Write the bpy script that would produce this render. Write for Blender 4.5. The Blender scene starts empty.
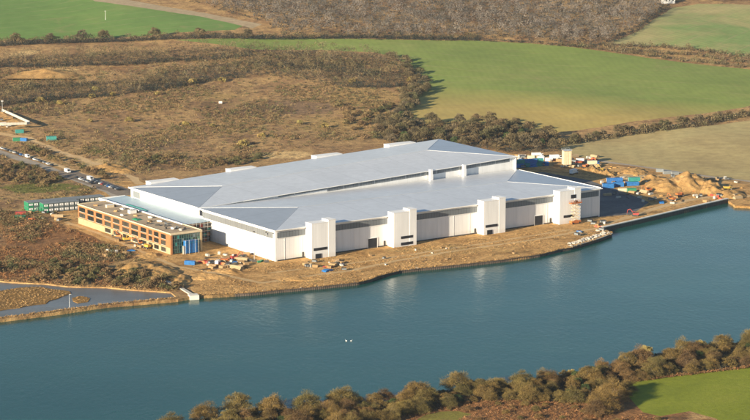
import bpy, math, random
import numpy as np
from mathutils import Vector, Matrix
from mathutils.geometry import delaunay_2d_cdt
R = math.radians
rnd = random.Random(7); nr = np.random.default_rng(7)
S = bpy.context.scene
COL = S.collection

# ------------------------------------------------------------ camera numbers
F_PX, PITCH, CAMH = 2200.0, R(10.57), 258.0

def sst(a, b, x):
    t = np.clip((x - a) / (b - a), 0, 1); return t * t * (3 - 2 * t)

def hgt(x, y):
    """terrain height: flat by the river, rolling hills inland"""
    x = np.asarray(x, float); y = np.asarray(y, float)
    k = sst(1560, 3000, y)
    z = 85 * k + 6 * k * np.sin(x / 210.0 + 1.0) * np.cos(y / 330.0)
    z = z + 40 * sst(3000, 9000, y) + 25 * sst(600, 4000, np.abs(x)) * sst(1500, 4000, y)
    z = z + 1.4 * sst(1480, 1700, y) * np.sin(x / 37.0) * np.sin(y / 45.0 + x / 90.0)
    # the near bank rises a little from the water
    z = z + 10 * sst(860, 300, y)
    return z

def P(px, py, lift=0.0):
    """point of the ground seen at a place of the photograph (750 x 420)"""
    X = (px - 375) / F_PX; Y = (210 - py) / F_PX
    d = (X, math.cos(PITCH) + Y * math.sin(PITCH), -math.sin(PITCH) + Y * math.cos(PITCH))
    t = np.arange(500.0, 7000.0, 6.0)
    gap = CAMH + t * d[2] - hgt(t * d[0], t * d[1]); k = int(np.argmax(gap < 0))
    if gap[k] >= 0: k = len(t) - 1
    a, b = t[max(k - 1, 0)], t[k]
    for _ in range(26):
        c = (a + b) / 2
        if CAMH + c * d[2] - float(hgt(c * d[0], c * d[1])) < 0: b = c
        else: a = c
    x, y = b * d[0], b * d[1]
    return Vector((x, y, float(hgt(x, y)) + lift))

def PP(pts): return [P(a, b) for a, b in pts]

# ------------------------------------------------------------ building frame
TH = R(34.74); A0 = Vector((-56.5, 1223.1, 0))
U = Vector((math.cos(TH), math.sin(TH), 0)); V = Vector((-math.sin(TH), math.cos(TH), 0))
def B(u, v, z=0.0): return A0 + U * u + V * v + Vector((0, 0, z))

# ------------------------------------------------------------ materials
def nt_new(name):
    m = bpy.data.materials.new(name); m.use_nodes = True
    n = m.node_tree; n.nodes.clear()
    return m, n
class N:
    def __init__(s, nt): s.nt = nt
    def add(s, t, **k):
        n = s.nt.nodes.new(t)
        for a, b in k.items(): setattr(n, a, b)
        return n
    def link(s, a, b): s.nt.links.new(a, b)
    def noise(s, scale, detail=3, rough=.6, vec=None, dist=0.0):
        n = s.add('ShaderNodeTexNoise'); n.inputs['Scale'].default_value = scale
        n.inputs['Detail'].default_value = detail; n.inputs['Roughness'].default_value = rough
        n.inputs['Distortion'].default_value = dist
        s.link(vec if vec is not None else s.pos(), n.inputs['Vector']); return n.outputs['Fac']
    def pos(s):
        if not hasattr(s, '_p'): s._p = s.add('ShaderNodeNewGeometry').outputs['Position']
        return s._p
    def scaled(s, sc, rot=0):
        m = s.add('ShaderNodeMapping'); m.inputs['Scale'].default_value = sc; m.inputs['Rotation'].default_value = (0, 0, rot)
        s.link(s.pos(), m.inputs['Vector']); return m.outputs['Vector']
    def ramp(s, fac, stops, interp='LINEAR'):
        r = s.add('ShaderNodeValToRGB'); r.color_ramp.interpolation = interp
        e = r.color_ramp.elements
        while len(e) > 1: e.remove(e[-1])
        for i, (p, c) in enumerate(stops):
            x = e[0] if i == 0 else e.new(p)
            x.position = p; x.color = (c, c, c, 1) if isinstance(c, (int, float)) else (*c, 1)
        s.link(fac, r.inputs['Fac']); return r.outputs['Color']
    def mix(s, fac, a, b, mode='MIX'):
        m = s.add('ShaderNodeMix', data_type='RGBA', blend_type=mode, clamp_factor=True)
        for sock, v in ((m.inputs[0], fac), (m.inputs[6], a), (m.inputs[7], b)):
            if hasattr(v, 'is_linked'): s.link(v, sock)
            elif isinstance(v, (int, float)): sock.default_value = v
            else: sock.default_value = (*v, 1)
        return m.outputs[2]
    def math(s, op, a, b=0.0):
        m = s.add('ShaderNodeMath', operation=op)
        for i, v in enumerate((a, b)):
            if hasattr(v, 'is_linked'): s.link(v, m.inputs[i])
            else: m.inputs[i].default_value = v
        return m.outputs[0]
    def attr(s, name):
        a = s.add('ShaderNodeAttribute'); a.attribute_name = name; return a
    def out(s, col, rough=.8, metal=0.0, bump=None, bstr=.3, bdist=1.0, spec=.5):
        b = s.add('ShaderNodeBsdfPrincipled'); o = s.add('ShaderNodeOutputMaterial')
        if hasattr(col, 'is_linked'): s.link(col, b.inputs['Base Color'])
        else: b.inputs['Base Color'].default_value = (*col, 1)
        if hasattr(rough, 'is_linked'): s.link(rough, b.inputs['Roughness'])
        else: b.inputs['Roughness'].default_value = rough
        b.inputs['Metallic'].default_value = metal
        b.inputs['Specular IOR Level'].default_value = spec
        if bump is not None:
            bp = s.add('ShaderNodeBump'); bp.inputs['Strength'].default_value = bstr; bp.inputs['Distance'].default_value = bdist
            s.link(bump, bp.inputs['Height']); s.link(bp.outputs[0], b.inputs['Normal'])
        s.link(b.outputs[0], o.inputs[0]); return b

MATS = {}
def simple(name, col, rough=.7, metal=0.0, var=.18, scale=.8, spec=.4):
    """paint, board, sheet: one colour with blotchy wear"""
    if name in MATS: return MATS[name]
    m, n = nt_new(name); n = N(n)
    f = n.noise(scale, 4, .65); g = n.noise(scale * 9, 2, .6)
    c = n.mix(n.ramp(f, [(.3, 0), (.7, 1)]), [x * (1 - var) for x in col], [min(1, x * (1 + var * .6)) for x in col])
    c = n.mix(n.math('MULTIPLY', n.ramp(g, [(.5, 0), (.8, 1)]), var), c, [x * .5 for x in col])
    n.out(c, rough, metal, spec=spec); MATS[name] = m; return m

def sat(c, k=1.22):
    l = .3 * c[0] + .55 * c[1] + .15 * c[2]
    return tuple(max(0.008, l + (v - l) * k) for v in c)
def ground_mat(name, stops, scale, fine=(.35, .25), bump=.6, bdist=.5, blend=None, attrs=(), stripes=None, detail=6, dark=None, ramp_y=None, tram=None):
    m, nt = nt_new(name); n = N(nt)
    f = n.noise(scale, detail, .68, dist=.4)
    if name in ('earth', 'spoil', 'heath', 'track', 'mud'):
        stops = [(p, sat(q, 1.1 if name == 'earth' else 1.18)) for p, q in stops]; attrs = [(an, sat(a, 1.15), sat(b, 1.15), sc) for an, a, b, sc in attrs]
    elif 'crop' in name: stops = [(p, sat(q, 1.15)) for p, q in stops]
    c = n.ramp(f, stops)
    if ramp_y:      # crop thins out across the slope
        sep = n.add('ShaderNodeSeparateXYZ'); n.link(n.pos(), sep.inputs[0])
        yy = n.math('ADD', sep.outputs[1], n.math('MULTIPLY', n.noise(.006, 4, .6), ramp_y[3]))
        yy = n.math('ADD', yy, n.math('MULTIPLY', sep.outputs[0], ramp_y[4]))
        mr = n.add('ShaderNodeMapRange'); n.link(yy, mr.inputs[0])
        mr.inputs[1].default_value = ramp_y[0]; mr.inputs[2].default_value = ramp_y[1]
        c2 = n.ramp(f, [(p, sat(q, 1.15)) for p, q in ramp_y[2]])
        c = n.mix(mr.outputs[0], c, c2)
    for an, col1, col2, sc in attrs:
        a = n.attr(an).outputs['Fac']
        fac = n.ramp(n.math('ADD', a, n.math('SUBTRACT', n.noise(sc, 5, .7), .5)), [(.38, 0), (.55, 1)])
        c = n.mix(fac, c, n.mix(n.noise(sc * 4, 3, .6), col1, col2))
    g = n.noise(fine[0], 5, .75)
    c = n.mix(1.0, c, n.ramp(g, [(.3, 1 - fine[1]), (.5, 1.0), (.72, 1 + fine[1])]), 'MULTIPLY')
    if dark:
        d = n.ramp(n.noise(dark[0], 5, .75), [(dark[1], 0), (dark[1] + .1, 1)])
        c = n.mix(n.math('MULTIPLY', d, dark[3]), c, dark[2])
    if tram:
        sp = n.add('ShaderNodeSeparateXYZ'); n.link(n.scaled((1, 1, 1), tram[1]), sp.inputs[0])
        xx = n.math('ADD', sp.outputs[0], n.math('MULTIPLY', n.noise(.004, 2, .5), 60))
        fr = n.math('FRACT', n.math('DIVIDE', xx, tram[0]))
        ln = n.math('MULTIPLY', n.math('LESS_THAN', fr, tram[2] / tram[0]), n.ramp(n.noise(.03, 3, .6), [(.35, 0), (.6, 1)]))
        c = n.mix(n.math('MULTIPLY', ln, tram[3]), c, (.33, .27, .14))
        wet = n.ramp(n.noise(.02, 5, .7, dist=1.5), [(.58, 0), (.7, 1)]); c = n.mix(n.math('MULTIPLY', wet, .35), c, (.30, .24, .11))
    if stripes:
        w = n.add('ShaderNodeTexWave', wave_type='BANDS', bands_direction='X')
        w.inputs['Scale'].default_value = stripes[0]; w.inputs['Distortion'].default_value = stripes[3]
        w.inputs['Detail'].default_value = 2; w.inputs['Detail Scale'].default_value = .4
        n.link(n.scaled((1, 1, 1), stripes[1]), w.inputs['Vector'])
        c = n.mix(1.0, c, n.ramp(w.outputs['Fac'], [(0, 1 - stripes[2]), (.5, 1), (1, 1 + stripes[2] * .5)]), 'MULTIPLY')
    n.out(c, .95, 0, bump=n.noise(fine[0] * 1.6, 5, .75), bstr=bump, bdist=bdist, spec=.15)
    MATS[name] = m; return m

ground_mat('heath', [(.28, (.12, .09, .045)), (.4, (.24, .15, .085)), (.5, (.40, .27, .14)), (.6, (.27, .17, .095)), (.75, (.46, .32, .16))],
    .013, fine=(.22, .5), bump=.9, bdist=1.4, dark=(.045, .57, (.075, .055, .032), .7),
    attrs=[('moor', (.17, .115, .07), (.28, .185, .11), .05), ('bracken', (.20, .105, .052), (.30, .165, .08), .09), ('grass', (.11, .12, .035), (.2, .18, .06), .06), ('sand', (.48, .33, .16), (.62, .45, .25), .12),
           ('tan', (.33, .22, .10), (.42, .29, .14), .05)])
ground_mat('green_crop', [(.3, (.125, .20, .065)), (.55, (.15, .235, .075)), (.75, (.20, .25, .09))], .008, fine=(.06, .12), bump=.2, stripes=(.09, R(62), .05, 3), tram=(24, R(62), 1.6, .5))
ground_mat('mixed_crop', [(.3, (.38, .29, .12)), (.6, (.42, .335, .135)), (.8, (.33, .30, .115))], .006, fine=(.05, .12), bump=.2, stripes=(.05, R(-8), .04, 9), tram=(26, R(-68), 1.6, .35),
    ramp_y=(P(480, 110).y + .38 * P(480, 110).x + 50, P(480, 86).y + .38 * P(480, 86).x + 50, [(.3, (.17, .22, .07)), (.55, (.20, .245, .08)), (.8, (.27, .28, .11))], 100, .38))
ground_mat('hill_crop', [(.3, (.40, .32, .18)), (.5, (.30, .29, .14)), (.62, (.19, .26, .10)), (.8, (.34, .30, .16))], .007, fine=(.05, .15), bump=.2, stripes=(.06, R(50), .09, 6), tram=(26, R(35), 2, .5))
ground_mat('stubble', [(.3, (.36, .275, .125)), (.5, (.43, .335, .15)), (.75, (.46, .385, .175))], .012, fine=(.12, .22), bump=.3, stripes=(.16, R(72), .13, 5))
ground_mat('earth', [(.28, (.20, .13, .06)), (.42, (.40, .235, .10)), (.55, (.57, .36, .165)), (.66, (.44, .26, .115)), (.8, (.24, .165, .08))], .05, fine=(.33, .5), bump=1, bdist=1.3,
    dark=(.12, .55, (.13, .10, .045), .75), attrs=[('grass', (.13, .13, .045), (.24, .2, .08), .1), ('sand', (.52, .40, .24), (.62, .5, .34), .15), ('tan', (.40, .27, .12), (.5, .35, .17), .1)])
ground_mat('track', [(.3, (.46, .32, .175)), (.7, (.62, .46, .28))], .05, fine=(.5, .2), bump=.4)
ground_mat('lawn_grass', [(.3, (.17, .20, .02)), (.55, (.22, .25, .024)), (.75, (.26, .27, .035))], .03, fine=(.35, .16), bump=.35)
ground_mat('rough_grass', [(.3, (.16, .12, .035)), (.5, (.22, .20, .04)), (.7, (.26, .17, .06))], .08, fine=(.5, .4), bump=.8)
ground_mat('asphalt', [(.3, (.09, .092, .10)), (.55, (.13, .13, .135)), (.8, (.22, .21, .195))], .03, fine=(.5, .25), bump=.1)
ground_mat('park_ground', [(.3, (.16, .13, .105)), (.7, (.27, .22, .17))], .05, fine=(.5, .3), bump=.2)
ground_mat('road_gravel', [(.3, (.30, .255, .20)), (.7, (.42, .36, .285))], .05, fine=(.6, .15), bump=.15)
ground_mat('margin', [(.3, (.33, .25, .15)), (.7, (.42, .33, .21))], .02, fine=(.2, .2), bump=.2)
ground_mat('mud', [(.3, (.16, .105, .05)), (.55, (.27, .165, .07)), (.8, (.33, .21, .10))], .09, fine=(.6, .4), bump=.8)
ground_mat('spoil', [(.3, (.28, .17, .08)), (.55, (.42, .27, .13)), (.8, (.52, .35, .19))], .12, fine=(.7, .4), bump=.8)
ground_mat('stone', [(.3, (.35, .31, .26)), (.6, (.52, .48, .42)), (.8, (.64, .6, .55))], .5, fine=(2.5, .25), bump=.5)

def water_mat(name, deep, shallow, rough, bs):
    m, nt = nt_new(name); n = N(nt)
    c = n.mix(n.ramp(n.noise(.0045, 4, .6, vec=n.scaled((1, 2.2, 1), R(-30))), [(.35, 0), (.7, 1)]), deep, shallow)
    w1 = n.noise(.45, 5, .65, vec=n.scaled((1, .55, 1), R(35))); w2 = n.noise(.03, 3, .5)
    gust = n.ramp(n.noise(.012, 4, .6, vec=n.scaled((1, 2.6, 1), R(-25))), [(.35, rough * .75), (.7, rough * 1.5)])
    b = n.out(c, gust, 0, bump=n.math('MULTIPLY', w1, n.math('ADD', w2, .3)), bstr=bs, bdist=.6, spec=.5)
    b.inputs['IOR'].default_value = 1.33; b.inputs['Specular IOR Level'].default_value = .25
    MATS[name] = m
water_mat('river_water', (.006, .060, .052), (.014, .080, .068), .12, .28)
water_mat('pool_water', (.125, .128, .13), (.15, .152, .15), .3, .2)

def cladding(name, col, pitch=1.0, seam=.10, rough=.45, metal=0.0, var=.06, axis=0, big=6.0, bigv=.12, dirt=False):
    """profiled sheet: seams across the building's long axis, slight patchiness"""
    m, nt = nt_new(name); n = N(nt)
    tc = n.add('ShaderNodeMapping'); tc.inputs['Rotation'].default_value = (0, 0, -TH)
    n.link(n.pos(), tc.inputs['Vector'])
    sep = n.add('ShaderNodeSeparateXYZ'); n.link(tc.outputs[0], sep.inputs[0])
    x = sep.outputs[axis]
    def line(period, w):
        f = n.math('FRACT', n.math('DIVIDE', x, period)); return n.math('LESS_THAN', f, w)
    c = n.mix(n.ramp(n.noise(.03, 4, .6), [(.3, 0), (.7, 1)]), [v * (1 - var) for v in col], col)
    c = n.mix(1.0, c, n.ramp(n.noise(.25, 3, .6, vec=n.scaled((1, 1, .12))), [(.3, .93), (.7, 1.05)]), 'MULTIPLY')
    c = n.mix(n.math('MULTIPLY', line(pitch, .16), seam), c, [v * .45 for v in col])
    c = n.mix(n.math('MULTIPLY', line(big, .03), bigv), c, [v * .3 for v in col])
    if dirt:
        dz = n.math('ADD', sep.outputs[2], n.math('MULTIPLY', n.noise(.6, 4, .7, vec=n.scaled((1, 1, .3))), -2.6))
        c = n.mix(n.math('MULTIPLY', n.ramp(n.math('DIVIDE', dz, 3.0), [(0, 1), (.6, 0)]), .2), c, (.42, .33, .22))
        c = n.mix(1.0, c, n.ramp(n.noise(.9, 4, .7, vec=n.scaled((1.2, 1.2, .06))), [(.35, .965), (.6, 1.01)]), 'MULTIPLY')
    n.out(c, rough, metal, spec=.5)
    MATS[name] = m; return m
cladding('wall_white', (.84, .84, .84), pitch=1.2, seam=.07, rough=.5, big=6.0, bigv=.16, dirt=True)
cladding('wall_white_side', (.82, .82, .81), pitch=1.2, seam=.06, rough=.5, axis=1, var=.03, big=6.0, bigv=.16, dirt=True)
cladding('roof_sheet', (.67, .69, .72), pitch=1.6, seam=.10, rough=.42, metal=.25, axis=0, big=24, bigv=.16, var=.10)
cladding('roof_hip', (.38, .42, .48), pitch=1.6, seam=.12, rough=.45, metal=.25, axis=1, big=24, bigv=.3)  # hips coloured darker than the other slopes, painting in their weaker reflection
cladding('roof_hip_far', (.42, .48, .57), pitch=1.6, seam=.12, rough=.45, metal=.25, axis=1, big=24, bigv=.3)  # bluer painted tone for the hip turned away from the sun
cladding('glazing_band', (.17, .19, .21), pitch=2.0, seam=.5, rough=.25, axis=0, big=6, bigv=.6)
cladding('glazing_band_side', (.20, .21, .22), pitch=2.0, seam=.5, rough=.3, axis=1, big=6, bigv=.6)
cladding('annex_roof', (.38, .49, .57), pitch=1.5, seam=.1, rough=.5, axis=1)
simple('trim_white', (.82, .81, .79), .5, var=.06)
simple('opening_dark', (.02, .022, .03), .6)
simple('brick_orange', (.36, .155, .062), .85, var=.15, scale=.5)
simple('board_cream', (.42, .32, .19), .85, var=.14, scale=.4)
simple('window_glass', (.018, .022, .018), .22, var=.5, scale=.35, spec=.8)
simple('window_blind', (.07, .065, .05), .3, var=.5, scale=.5, spec=.6)
simple('teal_glass', (.012, .045, .05), .12, var=.6, scale=.25, spec=.8)
simple('mullion', (.10, .20, .17), .5)
simple('roof_tan', (.44, .33, .21), .9, var=.28, scale=.1)
simple('blue_sheet', (.02, .15, .42), .55, var=.3, scale=.9)
simple('paint_blue', (.025, .14, .42), .5, var=.25, scale=.7)
simple('paint_teal', (.03, .24, .22), .5, var=.25, scale=.7)
simple('paint_green', (.02, .20, .10), .5, var=.2, scale=.7)
simple('paint_orange', (.50, .16, .045), .5, var=.2, scale=.9)
simple('paint_red', (.36, .055, .045), .5, var=.2, scale=.9)
simple('paint_yellow', (.62, .40, .07), .5, var=.2)
simple('paint_white', (.75, .75, .74), .4, var=.1)
simple('paint_silver', (.35, .36, .38), .3, metal=.4, var=.1)
simple('paint_black', (.02, .02, .023), .35, var=.1)
simple('rubber', (.02, .02, .02), .9)
simple('car_glass', (.02, .025, .03), .1, spec=.8)
simple('concrete', (.50, .47, .41), .85, var=.18, scale=.3)
simple('concrete_pale', (.68, .65, .58), .85, var=.12, scale=.3)
simple('steel_dark', (.07, .065, .06), .7, var=.4, scale=.6)
simple('rust_pile', (.10, .075, .06), .85, var=.45, scale=.5)
simple('cabin_grey', (.20, .22, .23), .7, var=.15)
simple('cabin_trim', (.015, .035, .03), .7)
simple('timber', (.42, .27, .13), .85, var=.25, scale=1.5)
simple('galv', (.55, .56, .57), .5, metal=.3)
simple('cream_panel', (.66, .55, .38), .75, var=.12)
simple('swan_white', (.8, .8, .78), .8)
simple('bark_pale', (.20, .155, .095), .95, var=.3, scale=1.2)
simple('bark', (.085, .065, .045), .95, var=.35, scale=1.2)
simple('red_tile', (.30, .11, .06), .85)

def twig_mat(name, stops, rough=.9):
    m, nt = nt_new(name); n = N(nt)
    at = n.attr('tint'); sep = n.add('ShaderNodeSeparateColor'); n.link(at.outputs['Color'], sep.inputs[0])
    oi = n.add('ShaderNodeObjectInfo')
    h = n.math('FRACT', n.math('ADD', sep.outputs[1], oi.outputs['Random']))
    c = n.ramp(h, stops)
    c = n.mix(1.0, c, n.ramp(sep.outputs[0], [(0, .45), (.5, 1), (1, 1.75)]), 'MULTIPLY')
    n.out(c, rough, 0, spec=.1); MATS[name] = m
TW = [(0, (.135, .105, .055)), (.2, (.16, .12, .06)), (.4, (.17, .115, .06)), (.55, (.115, .105, .048)), (.7, (.20, .145, .07)), (.85, (.15, .115, .07)), (1, (.135, .105, .055))]
twig_mat('twigs_near', [(0, (0.147, 0.103, 0.037)), (.2, (0.180, 0.119, 0.041)), (.4, (0.106, 0.092, 0.033)), (.55, (0.163, 0.100, 0.041)), (.7, (0.106, 0.066, 0.033)), (.85, (0.172, 0.133, 0.044)), (1, (0.147, 0.103, 0.037))])
twig_mat('twigs_mid', [(a, (b[0] * .8, b[1] * .84, b[2] * .88)) for a, b in TW])
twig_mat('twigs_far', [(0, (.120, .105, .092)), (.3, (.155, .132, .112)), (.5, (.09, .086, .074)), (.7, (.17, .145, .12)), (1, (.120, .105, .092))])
twig_mat('scrub_twigs', [(0, (.15, .10, .055)), (.25, (.19, .125, .06)), (.45, (.10, .095, .04)), (.6, (.085, .085, .04)), (.8, (.21, .15, .07)), (1, (.15, .10, .055))])
twig_mat('bracken_leaf', [(0, (.20, .095, .042)), (.4, (.26, .135, .06)), (.7, (.15, .095, .045)), (1, (.20, .095, .042))])
twig_mat('gorse_yellow', [(0, (.30, .23, .075)), (.5, (.25, .21, .075)), (1, (.34, .25, .09))])
twig_mat('ivy_green', [(0, (.045, .07, .025)), (.5, (.06, .085, .03)), (1, (.04, .06, .025))])
twig_mat('shade_dark_twigs', [(0, (.034, .038, .030)), (.4, (.046, .044, .034)), (.7, (.028, .033, .028)), (1, (.034, .038, .030))])  # dark tint puts the shade at the foot of the trees into the colour
twig_mat('reed', [(0, (.36, .22, .09)), (.5, (.28, .18, .08)), (1, (.40, .26, .12))])

# ------------------------------------------------------------ object helpers
def link(o, parent=None):
    COL.objects.link(o)
    if parent: o.parent = parent
    return o
def tag(o, label=None, cat=None, group=None, kind=None):
    if label: o['label'] = label
    if cat: o['category'] = cat
    if group: o['group'] = group
    if kind: o['kind'] = kind
    return o
def empty(name, loc, rz=0.0, label=None, cat=None, group=None):
    o = bpy.data.objects.new(name, None); o.location = loc; o.rotation_euler = (0, 0, rz)
    o.empty_display_size = .5
    link(o); return tag(o, label, cat, group)

class MB:
    """collects shapes with several materials into one mesh"""
    def __init__(s): s.v = []; s.f = []; s.m = []; s.mats = []
    def mi(s, mat):
        if mat not in s.mats: s.mats.append(mat)
        return s.mats.index(mat)
    def poly(s, vs, fs, mat):
        b = len(s.v); s.v += [tuple(x) for x in vs]; k = s.mi(mat)
        for f in fs: s.f.append(tuple(i + b for i in f)); s.m.append(k)
        return s
    def box(s, c, d, mat, rz=0.0, taper=1.0):
        x, y, z = (a / 2 for a in d); cr, sr = math.cos(rz), math.sin(rz); vs = []
        for zz in (-z, z):
            k = taper if zz > 0 else 1
            for xx, yy in ((-x, -y), (x, -y), (x, y), (-x, y)):
                xx *= k; yy *= k
                vs.append((c[0] + xx * cr - yy * sr, c[1] + xx * sr + yy * cr, c[2] + zz))
        return s.poly(vs, [(0, 3, 2, 1), (4, 5, 6, 7), (0, 1, 5, 4), (1, 2, 6, 5), (2, 3, 7, 6), (3, 0, 4, 7)], mat)
    def bar(s, a, b, w, mat, w2=None, n=6):
        a = Vector(a); b = Vector(b); d = (b - a)
        if d.length < 1e-6: return s
        d.normalize(); q = d.orthogonal().normalized(); r = d.cross(q); w2 = w if w2 is None else w2
        vs = []
        for p, ww in ((a, w), (b, w2)):
            for i in range(n):
                t = 2 * math.pi * i / n; vs.append(p + (q * math.cos(t) + r * math.sin(t)) * ww)
        fs = [(i, (i + 1) % n, n + (i + 1) % n, n + i) for i in range(n)] + [tuple(range(n))[::-1], tuple(range(n, 2 * n))]
        return s.poly(vs, fs, mat)
    def prism(s, pts, z0, z1, mat):
        n = len(pts); vs = [(p[0], p[1], z0) for p in pts] + [(p[0], p[1], z1) for p in pts]
        return s.poly(vs, [(i, (i + 1) % n, n + (i + 1) % n, n + i) for i in range(n)] + [tuple(range(n))[::-1], tuple(range(n, 2 * n))], mat)
    def side(s, prof, y0, y1, mat):
        """profile in x-z, thick in y"""
        n = len(prof); vs = [(p[0], y0, p[1]) for p in prof] + [(p[0], y1, p[1]) for p in prof]
        return s.poly(vs, [(i, (i + 1) % n, n + (i + 1) % n, n + i) for i in range(n)] + [tuple(range(n))[::-1], tuple(range(n, 2 * n))], mat)
    def build(s, name, parent=None, smooth=False):
        me = bpy.data.meshes.new(name); me.from_pydata(s.v, [], s.f); me.update()
        for m in s.mats: me.materials.append(MATS[m])
        me.polygons.foreach_set('material_index', s.m)
        if smooth: me.polygons.foreach_set('use_smooth', [True] * len(s.f))
        import bmesh
        bm = bmesh.new(); bm.from_mesh(me); bmesh.ops.recalc_face_normals(bm, faces=bm.faces); bm.to_mesh(me); bm.free()
        return link(bpy.data.objects.new(name, me), parent)

def tri_mesh(name, verts, mat, tint=None, mats=None):
    """verts (n*3,3) loose triangles -> mesh"""
    n = len(verts) // 3
    me = bpy.data.meshes.new(name); me.vertices.add(n * 3); me.vertices.foreach_set('co', np.asarray(verts, np.float32).ravel())
    me.loops.add(n * 3); me.loops.foreach_set('vertex_index', np.arange(n * 3, dtype=np.int32))
    me.polygons.add(n); me.polygons.foreach_set('loop_start', np.arange(0, n * 3, 3, dtype=np.int32))
    me.materials.append(MATS[mat])
    me.update(calc_edges=True)
    if tint is not None:
        a = me.attributes.new('tint', 'FLOAT_COLOR', 'POINT')
        t = np.ones((n * 3, 4), np.float32); t[:, :2] = np.repeat(tint, 3, 0); a.data.foreach_set('color', t.ravel())
    return me

def copy_tree(root, loc, rz=0.0, sc=1.0, label=None, group=None):
    r = root.copy(); link(r); r.location = loc; r.rotation_euler = (0, 0, rz); r.scale = (sc, sc, sc) if isinstance(sc, (int, float)) else sc
    if label: r['label'] = label
    if group: r['group'] = group
    for ch in root.children:
        c = ch.copy(); link(c, r)
        for g in ch.children: d = g.copy(); link(d, c)
    return r

# ------------------------------------------------------------ terrain: one conforming net of ground regions
REG = []   # (name, polygon world xy, material, dz)
def rough_poly(pts, seg, amp, seed):
    q = random.Random(seed); out = []
    n = len(pts)
    for i in range(n):
        a, b = pts[i], pts[(i + 1) % n]
        L = math.hypot(b[0] - a[0], b[1] - a[1]); k = max(1, min(60, int(L / seg)))
        nx, ny = -(b[1] - a[1]) / max(L, 1e-6), (b[0] - a[0]) / max(L, 1e-6)
        for j in range(k):
            t = j / k; o = 0 if j == 0 else q.uniform(-amp, amp)
            out.append((a[0] + (b[0] - a[0]) * t + nx * o, a[1] + (b[1] - a[1]) * t + ny * o))
    return out
def region(name, px, mat, dz=0.0, seg=9, amp=.8, world=False):
    w = [(p[0], p[1]) for p in px] if world or isinstance(px[0], Vector) else [tuple(P(a, b)[:2]) for a, b in px]
    REG.append((name, rough_poly(w, seg, amp, len(REG)), mat, dz))

def ribbon(pts, w):
    """a band of width w (metres) along photo points"""
    p = [P(a, b) for a, b in pts]; l = []; r = []
    for i, q in enumerate(p):
        d = (p[min(i + 1, len(p) - 1)] - p[max(i - 1, 0)]); d.z = 0; d.normalize(); s = Vector((-d.y, d.x, 0)) * (w / 2)
        l.append(q + s); r.append(q - s)
    return l + r[::-1]

FAR_SHORE = [(-60, 331), (0, 319.5), (60, 312), (107, 305), (150, 301.5), (178, 299), (193, 296.3), (235, 293.8), (250, 293), (280, 290), (320, 286.5), (358, 282.4), (368, 280), (380, 275.6), (400, 270.7), (419, 268.5),
             (440, 266.5), (470, 263.5), (501, 260), (539, 254.7), (560, 249.5), (571, 247.5), (600, 238.7), (612, 234), (603, 229.5), (728, 200.6), (735, 205.5), (752, 206.3), (830, 203), (1500, 190)]
NEAR_SHORE = [(1500, 250), (900, 310), (800, 330), (760, 339), (720, 345), (680, 352), (640, 361), (600, 370), (560, 376), (520, 383), (480, 386), (450, 391), (400, 401), (350, 404), (300, 408), (250, 413), (205, 424), (150, 445), (60, 500), (-200, 640), (-600, 560), (-200, 350)]
FIELD_MAIN = [(175, 40.2), (255, 38.6), (290, 38), (375, 39.3), (475, 40.5), (530, 43.5), (575, 47.5), (655, 59), (750, 69.5), (800, 77), (800, 98), (750, 106), (690, 115), (625, 123), (580, 130), (550, 133), (515, 128), (475, 124), (430, 124), (412, 122), (404, 118), (405, 112), (412, 102), (420, 92), (418, 80), (415, 70), (395, 58), (375, 52.5), (320, 50), (255, 49.5), (215, 44)]
SITE = [(62, 204), (54, 221), (78, 230), (100, 240), (124, 252), (150, 264), (170, 274), (184, 284), (193, 292), (193, 296.3)] + FAR_SHORE[7:28] + [(830, 203), (830, 189), (750, 184.5), (702, 178), (662, 172), (606, 164), (575, 160), (572, 155), (548, 154), (520, 154.5), (470, 150), (440, 148), (400, 150), (330, 162), (235, 176), (200, 180), (150, 182), (122, 181), (95, 192)]
region('green_field', [(-90, -9), (60, -9), (90, 0), (150, 8), (200, 15.5), (246, 24), (235, 30), (150, 35.5), (90, 38.5), (40, 39.5), (0, 40.5), (-90, 45)], 'green_crop')
region('field_margin', [(88, -4), (102, -4), (150, 4), (205, 13), (262, 24.5), (252, 28.5), (240, 25.5), (200, 16.5), (150, 9), (95, 1.5)], 'margin')
region('sloping_field', FIELD_MAIN, 'mixed_crop')
region('hill_field', [(605, 43.5), (618, 40), (640, 30), (662, 15), (672, 8), (700, 4), (755, 5.2), (840, 7), (840, 72), (750, 57.5), (700, 49.5), (660, 46)], 'hill_crop')
region('brown_field', [(552, 143.5), (600, 138), (640, 133.5), (690, 127.5), (750, 120.5), (860, 109), (860, 196), (750, 181.5), (690, 173), (625, 163.5), (585, 158), (566, 152)], 'stubble')
region('site_earth', SITE, 'earth', amp=.9)
region('haul_track', ribbon([(262, 283), (300, 277), (350, 270.5), (400, 260), (460, 250), (510, 243), (545, 238), (580, 231), (610, 226), (650, 216.5), (700, 205), (726, 199)], 3.0), 'track', seg=5, amp=.5)
region('haul_track', ribbon([(268, 273), (310, 268), (360, 262), (420, 253), (480, 244), (520, 237.5), (548, 233), (572, 229.5)], 2.2), 'track', seg=5, amp=.6)
region('haul_track', ribbon([(66, 222), (95, 232), (125, 244), (150, 255), (175, 266), (205, 271), (262, 283)], 3.2), 'track', seg=5, amp=.5)
region('haul_track', ribbon([(600, 226), (660, 207), (690, 200), (715, 196), (760, 196)], 5.0), 'track', seg=5, amp=.8)
region('field_track', ribbon([(585, 158), (606, 161.8), (662, 169.6), (702, 175.6), (750, 181.3), (840, 193)], 5), 'road_gravel')
region('dirt_track', ribbon([(-40, 128), (0, 133.5), (28, 138), (55, 150), (85, 160), (100, 166), (120, 172), (134, 178), (140, 184)], 6.5), 'track', amp=1.6)
region('compound_ground', [(-30, 106), (2, 112), (30, 128.5), (0, 131.5), (-30, 132)], 'earth')
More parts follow.
